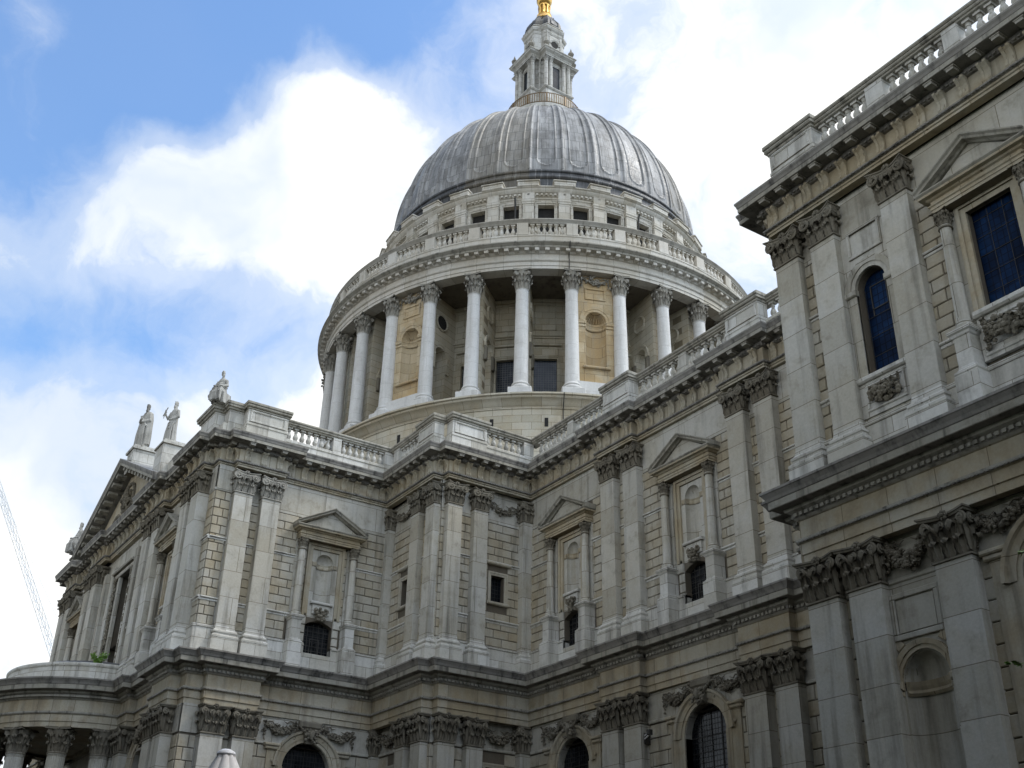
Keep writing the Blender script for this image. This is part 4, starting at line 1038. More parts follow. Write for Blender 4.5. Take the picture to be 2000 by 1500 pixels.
for a in COLS:
    if min(abs((a-q+180) % 360-180) for q in SOLID) > 6: obj('radial_wall', rm, drum, DX(a))
pa, pn, ps, pf = pier_meshes()
for b in SOLID:
    p = obj('pier', ps, CATH, DX(b)); obj('pier_front', pa, p, DX(b), label='ochre stained panelled front between two columns'); obj('niche', pn, p, DX(b)); obj('carved_festoon', pf, p, DX(b))

# 32 columns
def col_meshes():
    s = MB(); s.lathe([(.50, 37.25), (.50, 37.45), (.485, 38.5), (.475, 40), (.43, 44.55), (.46, 44.58), (.47, 44.66), (.44, 44.7)], 24)
    b = MB(); b.box(-.78, .78, -.78, .78, 0, .62, ch=.03); b.lathe([(.70, .62), (.74, .70), (.73, .80), (.64, .88), (.58, .90), (.56, .98), (.60, 1.0), (.62, 1.06), (.58, 1.13), (.51, 1.18), (.50, 1.3)], 24)
    return s.mesh('column', 'column'), b.mesh('base', 'column'), round_cap_mesh(.43, 1.50).mesh('capital', 'grey')
cs, cbm, cc = col_meshes()
for a in COLS:
    X = DX(a) @ Matrix.Translation((0, -17.4, 0))
    o = obj('column', cs, CATH, X); obj('base', cbm, o, X @ Matrix.Translation((0, 0, 36.16))); obj('capital', cc, o, X @ Matrix.Translation((0, 0, 44.7)))

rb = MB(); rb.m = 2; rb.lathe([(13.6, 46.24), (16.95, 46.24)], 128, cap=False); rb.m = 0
rb.lathe([(16.95, 46.24), (16.95, 46.2), (17.87, 46.2), (17.87, 46.42), (17.92, 46.44), (17.92, 46.74), (18.00, 46.77), (18.04, 46.84), (18.04, 46.90), (17.88, 46.92), (17.88, 47.38), (17.98, 47.42), (18.0, 47.64), (18.40, 47.66)], 160, cap=False)
rb.m = 1
rb.lathe([(18.40, 47.66), (18.42, 47.80), (18.48, 47.83), (18.56, 47.93), (18.62, 47.96), (18.62, 48.05), (17.3, 48.16), (13.3, 48.2)], 160, cap=False)
rb.m = 0
for i in range(160):
    rb.box(-.15, .15, -18.36, -17.95, 47.44, 47.645, Matrix.Rotation(2*PI*i/160, 4, 'Z'))
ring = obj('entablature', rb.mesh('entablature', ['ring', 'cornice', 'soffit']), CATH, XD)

gb = MB()
gb.lathe([(17.95, 48.1), (17.95, 48.86), (18.0, 48.9), (18.0, 49.0), (17.45, 49.0), (17.45, 48.1)], 128, cap=False)
gb.m = 1
gb.lathe([(17.5, 50.02), (17.5, 50.1), (17.42, 50.2), (17.42, 50.42), (17.98, 50.42), (18.03, 50.34), (17.98, 50.22), (17.9, 50.12), (17.9, 50.02), (17.5, 50.02)], 128, cap=False)
gallery = obj('balustrade', gb.mesh('balustrade', ['ring', 'grey']), CATH, XD)
p = MB(); p.box(-.40, .40, -17.96, -17.44, 48.98, 50.05); p.box(-.44, .44, -18.02, -17.4, 48.98, 49.12, ch=.03); pm = p.mesh('pedestal', 'ring')
for a in COLS: obj('pedestal', pm, gallery, DX(a))
bb = bal_mb(); bd = MB(); bd.m = 0
for a in BAYS:
    for i in range(6):
        ang = a+(i-2.5)*1.36
        X = Matrix.Rotation(R(ang)+PI/2, 4, 'Z') @ Matrix.Translation((0, -17.7, 49.0)) @ Matrix.Diagonal((1.1, 1.1, 1.2, 1))
        b0 = len(bd.v); bd.v += [tuple(X @ Vector(v)) for v in bb.v]; bd.f += [tuple(b0+i for i in f) for f in bb.f]; bd.sm += bb.sm; bd.mi += bb.mi; bd.tn += bb.tn
obj('baluster', bd.mesh('balusters', 'ring'), gallery, XD, kind='stuff')

ab = MB(); ra = 13.6; ha = ra*TAN
for b in BAYS:
    ab.X = Matrix.Rotation(R(b)+PI/2, 4, 'Z')
    wall_open(ab, -ha, ha, 48.1, 55.3, [(0, .62, 52.4, 54.85, 0)], .5, -ra)
ab.X = None
ab.lathe([(13.68, 55.1), (13.72, 55.3), (13.78, 55.34), (13.78, 55.5), (13.86, 55.52), (13.86, 55.72), (13.92, 55.76), (14.16, 55.98), (14.18, 56.1), (14.28, 56.16), (14.28, 56.24), (13.5, 56.3)], 160, cap=False)
for i in range(256): ab.box(-.085, .085, -14.02, -13.8, 55.56, 55.72, Matrix.Rotation(2*PI*i/256, 4, 'Z'))
attic = obj('attic', ab.mesh('attic', 'attic'), CATH, XD)
aw = MB(); frame_rect(aw, 0, 52.4, 54.85, .62, .84, -ra, (.08, .13)); aw.box(-.42, .42, -ra-.15, -ra, 55.0, 55.2, ch=.03)
for sg in (-1, 1): aw.box(sg*.9-.1, sg*.9+.1, -ra-.12, -ra, 54.72, 55.06)
awm = aw.mesh('window', 'attic')
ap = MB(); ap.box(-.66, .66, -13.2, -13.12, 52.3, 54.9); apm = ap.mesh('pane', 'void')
al = MB(); al.box(-.42, .42, -13.95, -13.5, 48.2, 54.75); al.sweep([(-.42, -13.5), (-.42, -13.95), (.42, -13.95), (.42, -13.5)], [(0, 54.75), (.06, 54.8), (.04, 54.9), (.10, 55.0), (.10, 55.1), (0, 55.12)]); al.box(-.46, .46, -14.02, -13.5, 55.1, 55.98); alm = al.mesh('pilaster', 'attic')
bl = MB(); bl.box(-.82, .82, -14.36, -13.3, 56.2, 56.62, ch=.05); bl.box(-.88, .88, -14.44, -13.3, 56.62, 56.74, ch=.04); blm = bl.mesh('parapet_block', 'attic')
for b in BAYS: obj('window', awm, attic, DX(b)); obj('pane', apm, attic, DX(b))
for a in COLS: obj('pilaster', alm, attic, DX(a)); obj('parapet_block', blm, attic, DX(a))

# ------------------------------------------------------------------ lead dome
ZB, HD, RD = 58.5, 13.9, 13.25
def rdome(z):
    t = min(1, max(0, (z-ZB)/HD)); return RD*max(.0, 1-t**2.0)**(1/2.18)
sk = MB()
sk.lathe([(13.5, 56.2), (13.5, 57.5)]+[(13.52+.17*sin(PI*i/8), 57.52+.17*(1-cos(PI*i/8))) for i in range(9)]+[(13.45, 57.9), (13.42, 58.2)]+[(13.38+.15*sin(PI*i/8), 58.2+.15*(1-cos(PI*i/8))) for i in range(9)]+[(13.3, 58.5)], 160, cap=False)
dome = obj('dome', sk.mesh('dome_skirt', 'lead_dark'), CATH, XD, label='dark lead rolls at the foot of the dome')
zs = []; z = 58.45
while z < 61.5: zs.append(z); z += .085
while z < 71.5: zs.append(z); z += .22
while z < 72.25: zs.append(z); z += .1
half = [5.625, 5.5, 5.35, 5.15, 4.99, 4.9, 4.6, 3.8, 3.6, 3.46, 3.32, 3.18, 3.04, 2.8, 2.3, 1.6, .8]
angs = [-a for a in half]+[0]+half[::-1][:-1]
sh = MB(); nA = len(angs)*32; V = []; tlen = 0; prev = None
for z in zs:
    r = rdome(z)
    if prev: tlen += math.hypot(z-prev[0], r-prev[1])
    prev = (z, r)
    hwp = 3.25*PI/180*r; t0 = .62+3.25*PI/180*13.2
    for b in range(32):
        for a in angs:
            x = abs(a)*PI/180*r; srib = (5.625-abs(a))*PI/180*r; wr = .66*PI/180*r
            off = 0.0
            if srib < wr: off = .18*math.sqrt(1-(srib/wr)**2)
            elif srib < wr*1.5: off = .05
            d = (x-hwp) if tlen > t0 else math.hypot(x, tlen-t0)-hwp
            if abs(d) < .075: off += .065*(1-(d/.075)**2)
            if d < -.06: off -= .07
            ang = R(BAYS[b]+a); q = r+off*(r/13.3)**.5
            V.append((q*cos(ang), q*sin(ang), z+off*.3*(z-ZB)/HD))
F = [(j*nA+i, j*nA+(i+1) % nA, (j+1)*nA+(i+1) % nA, (j+1)*nA+i) for j in range(len(zs)-1) for i in range(nA)]
sh.add(V, F, True)
obj('dome_shell', sh.mesh('dome_shell', 'lead'), dome, XD, label='grey ribbed lead covering with long round-ended panels')

# ------------------------------------------------------------------ lantern
lb = MB(); o8 = PI/8; c8 = 1/cos(o8)
def octa(prof): lb.lathe([(r*c8, z) for r, z in prof], 8, a0=o8, a1=o8+2*PI, sm=False)
lb.lathe([(3.0, 71.0), (3.05, 73.3), (3.2, 73.5), (3.55, 73.75), (3.68, 73.8), (3.68, 74.25), (3.5, 74.4), (1.5, 74.45)], 48, cap=False)
octa([(2.0, 74.4), (2.0, 81.0), (2.05, 81.05), (2.05, 81.4), (2.3, 81.5), (2.42, 81.7), (2.42, 81.8), (1.2, 81.85)])
def hollow(d, wd, m):
    p = []
    for k in range(4):
        c_, s_ = cos(k*PI/2), sin(k*PI/2)
        for x, y in ((d, -wd), (d, wd), (d*.5+m*.35, m*.35+wd*.55), (m*.7071, m*.7071), (m*.35+wd*.55, d*.5+m*.35)): p.append((x*c_-y*s_, x*s_+y*c_))
    return p
lb.sweep(hollow(1.78, .86, 1.62), [(0, 81.8), (0, 84.75), (.06, 84.85), (.06, 85.1), (.18, 85.25), (.26, 85.45), (.26, 85.56), (.05, 85.6), (.05, 85.78), (.14, 85.84), (.14, 85.92), (-.3, 85.95)], closed=True)
for k in range(4):
    X = Matrix.Rotation(k*PI/2, 4, 'Z'); lb.X = X
    lb.sweep([(-1.5, -1), (-1.5, -2.5), (1.5, -2.5), (1.5, -1)], [(.1, 74.3), (.1, 74.9), (0, 75.0), (0, 76.75), (.1, 76.82), (.16, 76.95), (.16, 77.02), (-2.0, 77.04)])
    lb.sweep([(-1.5, -1), (-1.5, -2.5), (1.5, -2.5), (1.5, -1)], [(-2, 80.98), (0, 80.98), (0, 81.15), (.04, 81.16), (.04, 81.3), (.1, 81.36), (.28, 81.5), (.3, 81.62), (.38, 81.7), (.38, 81.78), (-2, 81.9)])
    for x in (-1.5, 1.5): lb.box(x-.0, x+(.001 if x > 0 else -.001), -1.6, -1.5, 77, 81)
    frame_rect(lb, 0, 77.5, 80.3, .42, .6, -2.0, (.06, .1))
    archivolt(lb, 0, 83.5, .42, .62, -1.78); panel(lb, -.66, .66, 82.4, 84.7, -1.78, .08, .05)
    X2 = Matrix.Rotation(k*PI/2+PI/4, 4, 'Z'); lb.X = X2
    archivolt(lb, 0, 79.0, .3, .42, -2.0); panel(lb, -.4, .4, 77.5, 78.2, -2.0, .06, .04); panel(lb, -.4, .4, 79.9, 80.5, -2.0, .06, .04)
lb.X = None
lantern = obj('lantern', lb.mesh('lantern', 'pale'), CATH, XD)
lc = MB(); lc.lathe([(.27, 77.03), (.27, 77.15), (.22, 77.25), (.21, 77.4), (.205, 79), (.18, 80.5), (.2, 80.55)], 14, (0, -2.22, 0)); 
lc.X = Matrix.Translation((0, -2.22, 80.5))
tmp = round_cap_mesh(.18, .48); b0 = len(lc.v); lc.v += [tuple(lc.X @ Vector(v)) for v in tmp.v]; lc.f += [tuple(b0+i for i in f) for f in tmp.f]; lc.sm += tmp.sm; lc.mi += tmp.mi; lc.tn += tmp.tn; lc.X = None
lcm = lc.mesh('column', 'pale')
lw = MB(); lw.box(-.42, .42, -2.01, -1.9, 77.5, 80.3); lwm = lw.mesh('pane', 'pane')
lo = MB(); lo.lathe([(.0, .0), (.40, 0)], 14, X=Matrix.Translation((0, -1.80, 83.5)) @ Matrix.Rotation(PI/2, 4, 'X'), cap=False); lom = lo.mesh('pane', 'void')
ur = MB(); ur.lathe([(.22, 0), (.22, .22), (.10, .28), (.10, .36), (.26, .5), (.30, .68), (.2, .85), (.08, .92), (.12, 1.0), (.07, 1.2), (0, 1.45)], 12); urm = ur.mesh('urn', 'grey')
for k in range(4):
    X = XD @ Matrix.Rotation(k*PI/2, 4, 'Z')
    for x in (-1.3, -.76, .76, 1.3): obj('column', lcm, lantern, X @ Matrix.Translation((x, 0, 0)))
    obj('pane', lwm, lantern, X); obj('pane', lom, lantern, X)
    for x in (-1.45, 1.45): obj('urn', urm, lantern, X @ Matrix.Translation((x, -2.5, 81.85)))
lc = MB(); lc.sweep(hollow(1.78, .80, 1.66), [(0, 85.9), (0, 86.25), (-.06, 86.65), (-.24, 87.1), (-.50, 87.5), (-.68, 87.8), (-.76, 88.05)], closed=True); lc.lathe([(.95, 87.9), (.95, 88.05), (.3, 88.1)], 24)
for k in range(4):
    lc.X = Matrix.Rotation(k*PI/2, 4, 'Z'); lc.tube([(0, -1.8, 86.1), (-.42, -1.8, 86.2), (-.46, -1.74, 86.65), (-.3, -1.5, 87.15), (0, -1.38, 87.3), (.3, -1.5, 87.15), (.46, -1.74, 86.65), (.42, -1.8, 86.2), (0, -1.8, 86.1)], .06, 6)
    lc.X = Matrix.Rotation(k*PI/2+PI/4, 4, 'Z'); lc.tube([(-.42, -1.66, 86.1), (-.44, -1.62, 86.6), (-.3, -1.4, 87.1), (0, -1.2, 87.5), (.3, -1.4, 87.1), (.44, -1.62, 86.6), (.42, -1.66, 86.1)], .06, 6)
lc.X = None
obj('lantern_cap', lc.mesh('lantern_cap', 'lead_dark'), lantern, XD)
fb = MB(); fb.lathe([(.98, 87.98), (1.02, 88.05), (.98, 88.18), (.86, 88.35), (.76, 88.6), (.72, 88.75), (.76, 88.82), (.64, 88.92), (.44, 88.98), (.44, 90.0), (.60, 90.1), (.63, 90.2), (.52, 90.3), (.5, 90.4)], 24)
for k in range(8): fb.X = Matrix.Rotation(k*PI/4, 4, 'Z'); fb.tube([(.55, 0, 88.9), (.5, 0, 89.5), (.56, 0, 90.1)], .11, 6)
fb.X = None
fin = obj('finial', fb.mesh('finial', 'gold'), lantern, XD)
gbm = MB(); gbm.lathe([(.80*sin(PI*i/14)+.001, 91.05-.80*cos(PI*i/14)) for i in range(15)], 24); gbm.box(-.07, .07, -.07, .07, 91.7, 94.2); gbm.box(-.7, .7, -.06, .06, 93.1, 93.25)
obj('ball_and_cross', gbm.mesh('ball_and_cross', 'gold'), fin, XD)
rl = MB()
for z in (74.5, 75.55):
    for i in range(48):
        a0, a1 = 2*PI*i/48, 2*PI*(i+1)/48; rl.tube([(3.5*cos(a0), 3.5*sin(a0), z), (3.5*cos(a1), 3.5*sin(a1), z)], .045, 5, cap=False)
for i in range(96):
    a = 2*PI*i/96; q = .07 if i % 8 == 0 else .03
    rl.box(-q, q, -3.5-q, -3.5+q, 74.45, 75.56, Matrix.Rotation(a, 4, 'Z'))
obj('gallery_railing', rl.mesh('gallery_railing', 'rail'), lantern, XD)
# lightning tapes and rainwater pipes
def line(name, deg, pts, r=.035, m='iron'):
    mb = MB(); mb.tube([(0, -q, z) for q, z in pts], r, 5); obj(name, mb.mesh(name, m), CATH, DX(deg))
line('lightning_tape', -28.9, [(18.66, 48.05), (18.44, 47.7), (17.92, 47.3), (18.07, 46.85), (17.95, 46.2)])
line('lightning_tape', -30.3, [(18.66, 36.1), (18.5, 35.85), (17.9, 35.2), (17.88, 30)])
line('rainwater_pipe', -43.6, [(13.95, 55.45), (13.85, 55.2), (13.75, 54.8), (13.75, 48.3)], .07)
line('rainwater_pipe', -2.2, [(13.95, 55.45), (13.85, 55.2), (13.75, 54.8), (13.75, 48.3)], .07)
# ------------------------------------------------------------------ north transept front
AX = -68.5
XNT = at(0, 17.1, N_)
def ntr_ops(c, s): return (c, .76*s, 16.95, 18.45, .2), (c, .5, 19.7, 21.86, .5)
SA = .84; TB = (-59.3, -77.7)
def transept_front():
    mb = MB(); mb.m = 1
    ops = [(AX, 1.25, 17.0, 24.0, 0)]
    wall_open(mb, -83.2, -54.66, 17.3, 19.55, [ntr_ops(c, SA)[0] for c in TB]+[(AX, 1.25, 17.3, 19.55, 0)], .6)
    wall_open(mb, -83.2, -54.66, 19.55, 24.15, [ntr_ops(c, SA)[1] for c in TB]+[(AX, 1.25, 19.55, 24.0, 0)]+[(AX+q, .5, 19.9, 21.6, .5) for q in (-3.15, 3.15)], .6)
    mb.m = 2; wall_open(mb, -83.2, -54.66, 24.15, 25.9, [], y=-.03)
    mb.m = 0; blocks(mb, -61.2, -57.4, 17.45, 24.1, clip=ae_clip(TB[0], SA)); blocks(mb, -79.6, -75.8, 17.45, 24.1, clip=ae_clip(TB[1], SA))
    mb.m = 2
    for sg in (-1, 1):
        panel(mb, AX+sg*3.15-.55, AX+sg*3.15+.55, 22.7, 23.8); archivolt(mb, AX+sg*3.15, 21.6, .5, .75, 0)
        mb.box(AX+sg*1.25-.16, AX+sg*1.25+.16, -.2, 0, 17.3, 24.0)
        mb.box(AX+sg*2.35-.3, AX+sg*2.35+.3, -.35, 0, 17.3, 24.9); mb.box(AX+sg*4.05-.3, AX+sg*4.05+.3, -.35, 0, 17.3, 24.9)
        mb.box(AX+sg*3.15-.75, AX+sg*3.15+.75, -.16, 0, 19.1, 19.85); mb.box(AX+sg*3.15-.8, AX+sg*3.15+.8, -.3, 0, 19.85, 19.98, ch=.04)
    mb.box(AX-1.9, AX+1.9, -.3, 0, 24.0, 24.25, ch=.05); mb.box(AX-2.0, AX+2.0, -.5, 0, 24.25, 24.42, ch=.05)
    mb.m = 3
    for a, b in ((-83.2, AX-1.25), (AX+1.25, -54.6)): mb.box(a, b, -.14, .3, 16, 17.28, ch=.02); mb.box(a, b, -.19, .3, 17.28, 17.42, ch=.03)
    strings(mb, [(-61.2, -60.9), (-57.7, -57.4)], 18.63, 18.84); strings(mb, [(-61.2, -60.9), (-57.7, -57.4)], 21.8, 21.98)
    o = obj('wall', mb.mesh('wall', ['wall', 'joint', 'smooth', 'pale']), CATH, XNT)
    nb = MB()
    for sg in (-1, 1): niche(nb, AX+sg*3.15, .5, 19.9, 21.6, 0, .8)
    obj('niche', nb.mesh('niche', 'smooth'), o, XNT)
    for sg in (-1, 1):
        f = MB()
        for i in range(60): f.sph((AX+sg*1.72+random.uniform(-.14, .14), -.2-random.uniform(0, .1), 17.6+i*.108), random.uniform(.08, .14))
        obj('carved_festoon', f.mesh('festoon', 'ornament'), o, XNT)
    wn = MB()
    for i in range(1, 10): wn.box(AX-1.25, AX+1.25, .40, .44, 17.0+i*.7, 17.03+i*.7)
    wo = obj('window', wn.mesh('window', 'iron'), CATH, XNT); pane(wo, XNT, AX, 1.25, 17.0, 24.0, .45, 'pane')
transept_front()
for c in TB: aedicule(XNT, c, SA)
for x in (-55.20, -56.78, -80.22, -81.80): pilaster(CATH, at(x, 16.38, N_), 1.05, 'U', .72)
for x in (-61.62, -63.25, -73.75, -75.38): pilaster(CATH, at(x, 16.37, N_), 1.05, 'U', .73)
for x in (-55.23, -56.80): pilaster(CATH, at(x, 16.44, N_), 1.12, 'L', .7)
for x in (-61.6, -63.2): pilaster(CATH, at(x, 16.42, N_), 1.1, 'L', .7)
wall_low(XNT, -83.2, -54.66, (TB[0],), [(AX, 1.7, 1.6, 8.5, 0)], [(-61.0, -57.5)], [(-74, -63, 1, 13)])
arched_window(XNT, TB[0])

# pediment
pm = MB(); yb = -.6; XP = at(-.5, 16.77, N_)
sec = [(3.2, 0), (-.62, 0), (-.66, .06), (-1.28, .08), (-1.30, .10), (-1.30, .26), (-1.32, .29), (-1.38, .46), (-1.38, .54), (3.2, .60)]
e, zb, rise = 8.3, 27.02, 3.85
for sg in (-1, 1):
    n = len(sec); v = [(AX+sg*e, y, zb+h) for y, h in sec]+[(AX, y, zb+rise+h) for y, h in sec]
    for i in range(n):
        pm.m = 0 if i in (4, 3) else (1 if i < 8 else 2)
        pm.add([v[i], v[(i+1) % n], v[n+(i+1) % n], v[n+i]], [(0, 1, 2, 3)])
    pm.m = 1; pm.add(v[:n], [tuple(range(n))])
    pm.m = 0
    for k in range(1, 11):
        t = k/11; x = AX+sg*e*(1-t); z = zb+rise*t; sl = math.atan2(rise, e)*(-1 if sg < 0 else 1)
        pm.box(-.16, .16, -1.2, -.62, -.16, .05, Matrix.Translation((x, 0, z)) @ Matrix.Rotation(sl, 4, 'Y'))
pm.m = 3
pm.add([(AX-7.9, yb+.25, 27.0), (AX+7.9, yb+.25, 27.0), (AX, yb+.25, 30.75)], [(0, 1, 2)])
ped = obj('pediment', pm.mesh('pediment', ['cornice', 'soot', 'lead', 'frieze']), CATH, XP)
rel = MB()
for i in range(40):
    a = 2*PI*i/40; rel.sph((AX+1.15*cos(a), yb+.2, 28.9+.95*sin(a)), random.uniform(.10, .16))
obj('carved_wreath', rel.mesh('wreath', 'ornament'), ped, XP)
rel = MB()
for i in range(60): rel.sph((AX+random.gauss(0, .4), yb+.15-random.uniform(0, .2), 28.8+random.gauss(0, .32)), random.uniform(.08, .18))
obj('carved_relief', rel.mesh('relief', 'ornament'), ped, XP)
for sg in (-1, 1):
    rel = MB()
    for i in range(30):
        t = i/30; rel.sph((AX+sg*(1.4+3.2*t), yb+.2, 28.1+.25*sin(7*t)+random.uniform(-.1, .1)-.3*t), random.uniform(.07, .15)*(1-.4*t))
    obj('carved_festoon', rel.mesh('festoon', 'ornament'), ped, XP)
cb = MB()
cb.box(AX-.68, AX+.68, 15.85, 17.4, 30.4, 31.8, ch=.0); cb.box(AX-.8, AX+.8, 15.72, 17.5, 31.8, 31.98, ch=.04); cb.box(AX-.62, AX+.62, 15.85, 17.4, 31.98, 32.14, ch=.03)
panel(cb, AX-.4, AX+.4, 31.1, 31.65, 15.85, .08, .04)
obj('pedestal', cb.mesh('pedestal', 'pale'), CATH)
cb = MB(); cb.box(-62.85, -61.4, 15.95, 17.2, 27.5, 29.75, ch=.0); cb.box(-62.95, -61.3, 15.85, 17.3, 29.75, 29.9, ch=.04); cb.box(-62.8, -61.4, 15.95, 17.2, 29.9, 30.04, ch=.03); cb.box(-61.35, -60.4, 16.4, 17.6, 27.5, 28.6)
obj('pedestal', cb.mesh('pedestal', 'pale'), CATH)
cb = MB(); cb.box(-61.3, -54.0, 16.95, 17.6, 27.5, 28.4); cb.box(-61.3, -56.8, 16.9, 17.65, 28.4, 28.6, ch=.03)
obj('parapet', cb.mesh('parapet', 'pale'), CATH)

# ------------------------------------------------------------------ half-round portico
PC = (AX, 16.75); XPC = at(*PC)
def arc(r, a0=PI, a1=2*PI, n=48): return [(r*cos(a0+(a1-a0)*i/n), r*sin(a0+(a1-a0)*i/n)) for i in range(n+1)]
pe = MB(); pe.sweep(arc(5.95, PI*.98, PI*2.02), [(o, z+.003) for o, z, m in LOW], mats=[m for o, z, m in LOW])
for i in range(150):
    a = PI+PI*(i+.5)/150; pe.m = 1; pe.box(-.07, .07, -6.20, -6.0, 15.10, 15.21, Matrix.Rotation(a+PI/2, 4, 'Z'))
pe.m = 0; pe.sweep(arc(5.95), [(-.9, 13.59), (0, 13.59)], mats=[0]); pe.add([(p[0], p[1], 13.75) for p in arc(5.5)], [tuple(range(49))])
pe.add([(p[0], p[1], 16.03) for p in arc(5.6)], [tuple(range(49))])
por = obj('portico', pe.mesh('portico_entablature', EM), CATH, XPC)
pp = MB(); pp.sweep(arc(5.05), [(0, 16.0), (0, 16.98), (.06, 17.0), (.10, 17.06), (.10, 17.14), (.04, 17.2), (-.35, 17.22), (-.35, 16.0)])
obj('parapet', pp.mesh('parapet', 'pale'), por, XPC)
pr = MB(); pr.lathe([(4.7, 16.9), (4.6, 17.25), (3.8, 17.6), (2.6, 17.85), (1.2, 17.98), (0.01, 18.0)], 40, a0=PI, a1=2*PI, cap=False)
obj('roof', pr.mesh('portico_roof', 'lead_dark'), por, XPC)
def flute(r, z, a): return r*(1-.045*(.5+.5*cos(a*24)))
cs = MB(); cs.lathe([(.52, 2.5), (.53, 5), (.50, 9), (.455, 12.2)], 144, flute=flute); cs.lathe([(.455, 12.2), (.48, 12.24), (.48, 12.32), (.46, 12.36)], 32); csm = cs.mesh('column', 'smooth')
cb2 = MB(); cb2.box(-.8, .8, -.8, .8, 1.6, 2.0); cb2.lathe([(.72, 2.0), (.76, 2.1), (.7, 2.2), (.62, 2.24), (.66, 2.34), (.6, 2.44), (.53, 2.5)], 24); cbm2 = cb2.mesh('base', 'smooth')
ccm = round_cap_mesh(.455, 1.24).mesh('capital', 'ornament')
for a in (-12, 12, -36, 36, -60, 60, -82, 82):
    X = XPC @ Matrix.Rotation(R(a), 4, 'Z') @ Matrix.Translation((0, -5.5, 0))
    o = obj('column', csm, por, X); 
    obj('capital', ccm, por, X @ Matrix.Translation((0, 0, 12.36))); obj('base', cbm2, por, X)
st = MB()
for i in range(6): st.lathe([(.01, 1.6-.26*i), (6.6+.4*i, 1.6-.26*i), (6.6+.4*i, 1.6-.26*(i+1)-.02)], 48, a0=PI, a1=2*PI, cap=False, sm=False)
obj('steps', st.mesh('steps', 'paving'), por, XPC)
dr = MB(); dr.box(AX-1.7, AX+1.7, .3, .4, 1.6, 8.5)
for i in range(2):
    for j in range(4): panel(dr, AX-1.5+1.6*i, AX-.1+1.6*i, 1.9+1.6*j, 3.3+1.6*j, .3, .1, .04)
obj('door', dr.mesh('door', 'void'), por, XNT)

# ------------------------------------------------------------------ statues
def ring_(cx, cy, z, rx, ry, amp=0.0, k=9, ph=0.0, n=36):
    return [(cx+(rx*(1+amp*sin(k*2*PI*i/n+ph)+.5*amp*sin(5*2*PI*i/n+2*ph)))*cos(2*PI*i/n), cy+(ry*(1+amp*sin(k*2*PI*i/n+ph)))*sin(2*PI*i/n), z) for i in range(n)]
def hand(mb, p, d, s=1.0):
    p = Vector(p); d = Vector(d).normalized(); side = d.cross(Vector((0, 0, 1)))
    side = side.normalized() if side.length > .1 else Vector((1, 0, 0)); up = side.cross(d)
    mb.tube([p-d*.02, p+d*.05, p+d*.10], [.035*s, .048*s, .044*s], 8)
    for i, L in enumerate((.075, .09, .085, .065)):
        q = p+d*.09+side*(i-1.5)*.021
        mb.tube([q, q+d*L*.5+up*.005, q+d*L*.9-up*.022], [.012, .011, .009], 6)
    mb.tube([p+d*.02+side*-.04, p+d*.06+side*-.065, p+d*.10+side*-.062-up*.01], [.014, .013, .010], 6)
def head(mb, c, yaw=0.0, beard=True):
    X = Matrix.Translation(c) @ Matrix.Rotation(yaw, 4, 'Z')
    mb.loft([ring_(0, oy, z, rx, ry, n=24) for z, rx, ry, oy in ((-.12, .055, .06, .02), (-.08, .058, .075, 0), (-.03, .07, .09, -.005), (.03, .078, .1, 0), (.08, .075, .095, .008), (.12, .055, .07, .012), (.14, .02, .03, .015))], True, X)
    mb.tube([(0, -.09, .035), (0, -.115, -.005), (0, -.095, -.015)], [.012, .018, .012], 6, X)
    for sg in (-1, 1):
        mb.sph((sg*.03, -.088, .025), .014, X=X); mb.tube([(sg*.01, -.098, .048), (sg*.05, -.085, .045)], .010, 5, X); mb.sph((sg*.08, .005, .0), .024, (.5, .8, 1.2), X)
    mb.tube([(-.025, -.092, -.045), (.025, -.092, -.045)], .009, 5, X)
    for i in range(22):
        a = PI*i/21; mb.sph((.078*cos(a), .03+.075*sin(a), .05+.05*random.random()), .034, X=X); mb.sph((.07*cos(a), .04+.06*sin(a), -.03+.05*random.random()), .034, X=X)
        mb.sph((random.uniform(-.06, .06), random.uniform(-.06, .07), .115+random.uniform(0, .02)), .03, X=X)
    if beard:
        for i in range(16): mb.sph((random.uniform(-.045, .045), -.07-random.uniform(0, .035), -.07-random.uniform(0, .10)), .028, X=X)
def finish(name, mb, X, s, label, group='stone figures on the parapet', wd=.76):
    o = obj(name, mb.mesh('statue', 'statue'), None, X @ Matrix.Diagonal((s*wd, s*wd, s, 1)))
    md = o.modifiers.new('fuse', 'REMESH'); md.mode = 'VOXEL'; md.voxel_size = .017; md.use_smooth_shade = True
    return top(o, label, 'statue', group)
def robe(mb, sway=.03):
    mb.loft([ring_(sway*sin(z*2), 0, z, rx, ry, am, 9, z*1.6) for z, rx, ry, am in ((0, .31, .27, .07), (.05, .30, .26, .09), (.3, .27, .23, .10), (.6, .25, .20, .09), (.9, .245, .19, .06), (1.1, .235, .18, .045), (1.25, .25, .175, .04), (1.38, .26, .15, .02), (1.46, .20, .12, .0), (1.51, .09, .085, 0), (1.57, .06, .065, 0), (1.62, .058, .062, 0))])
S1 = MB(); robe(S1)
S1.loft([ring_(.05, .05, z, rx, ry, am, 7, z*1.1+1) for z, rx, ry, am in ((.12, .33, .24, .08), (.5, .34, .23, .08), (.9, .33, .21, .06), (1.2, .32, .2, .04), (1.42, .28, .16, .0), (1.5, .16, .11, 0))])
for pts in ([(-.24, -.02, 1.38), (-.33, -.06, 1.12), (-.12, -.24, 1.16)], [(.25, -.02, 1.38), (.33, -.06, 1.1), (.10, -.26, 1.02)]):
    S1.tube(pts, [.085, .085, .055], 10)
hand(S1, (-.12, -.24, 1.16), (1, -.1, .15)); hand(S1, (.10, -.26, 1.02), (-1, -.15, .1))
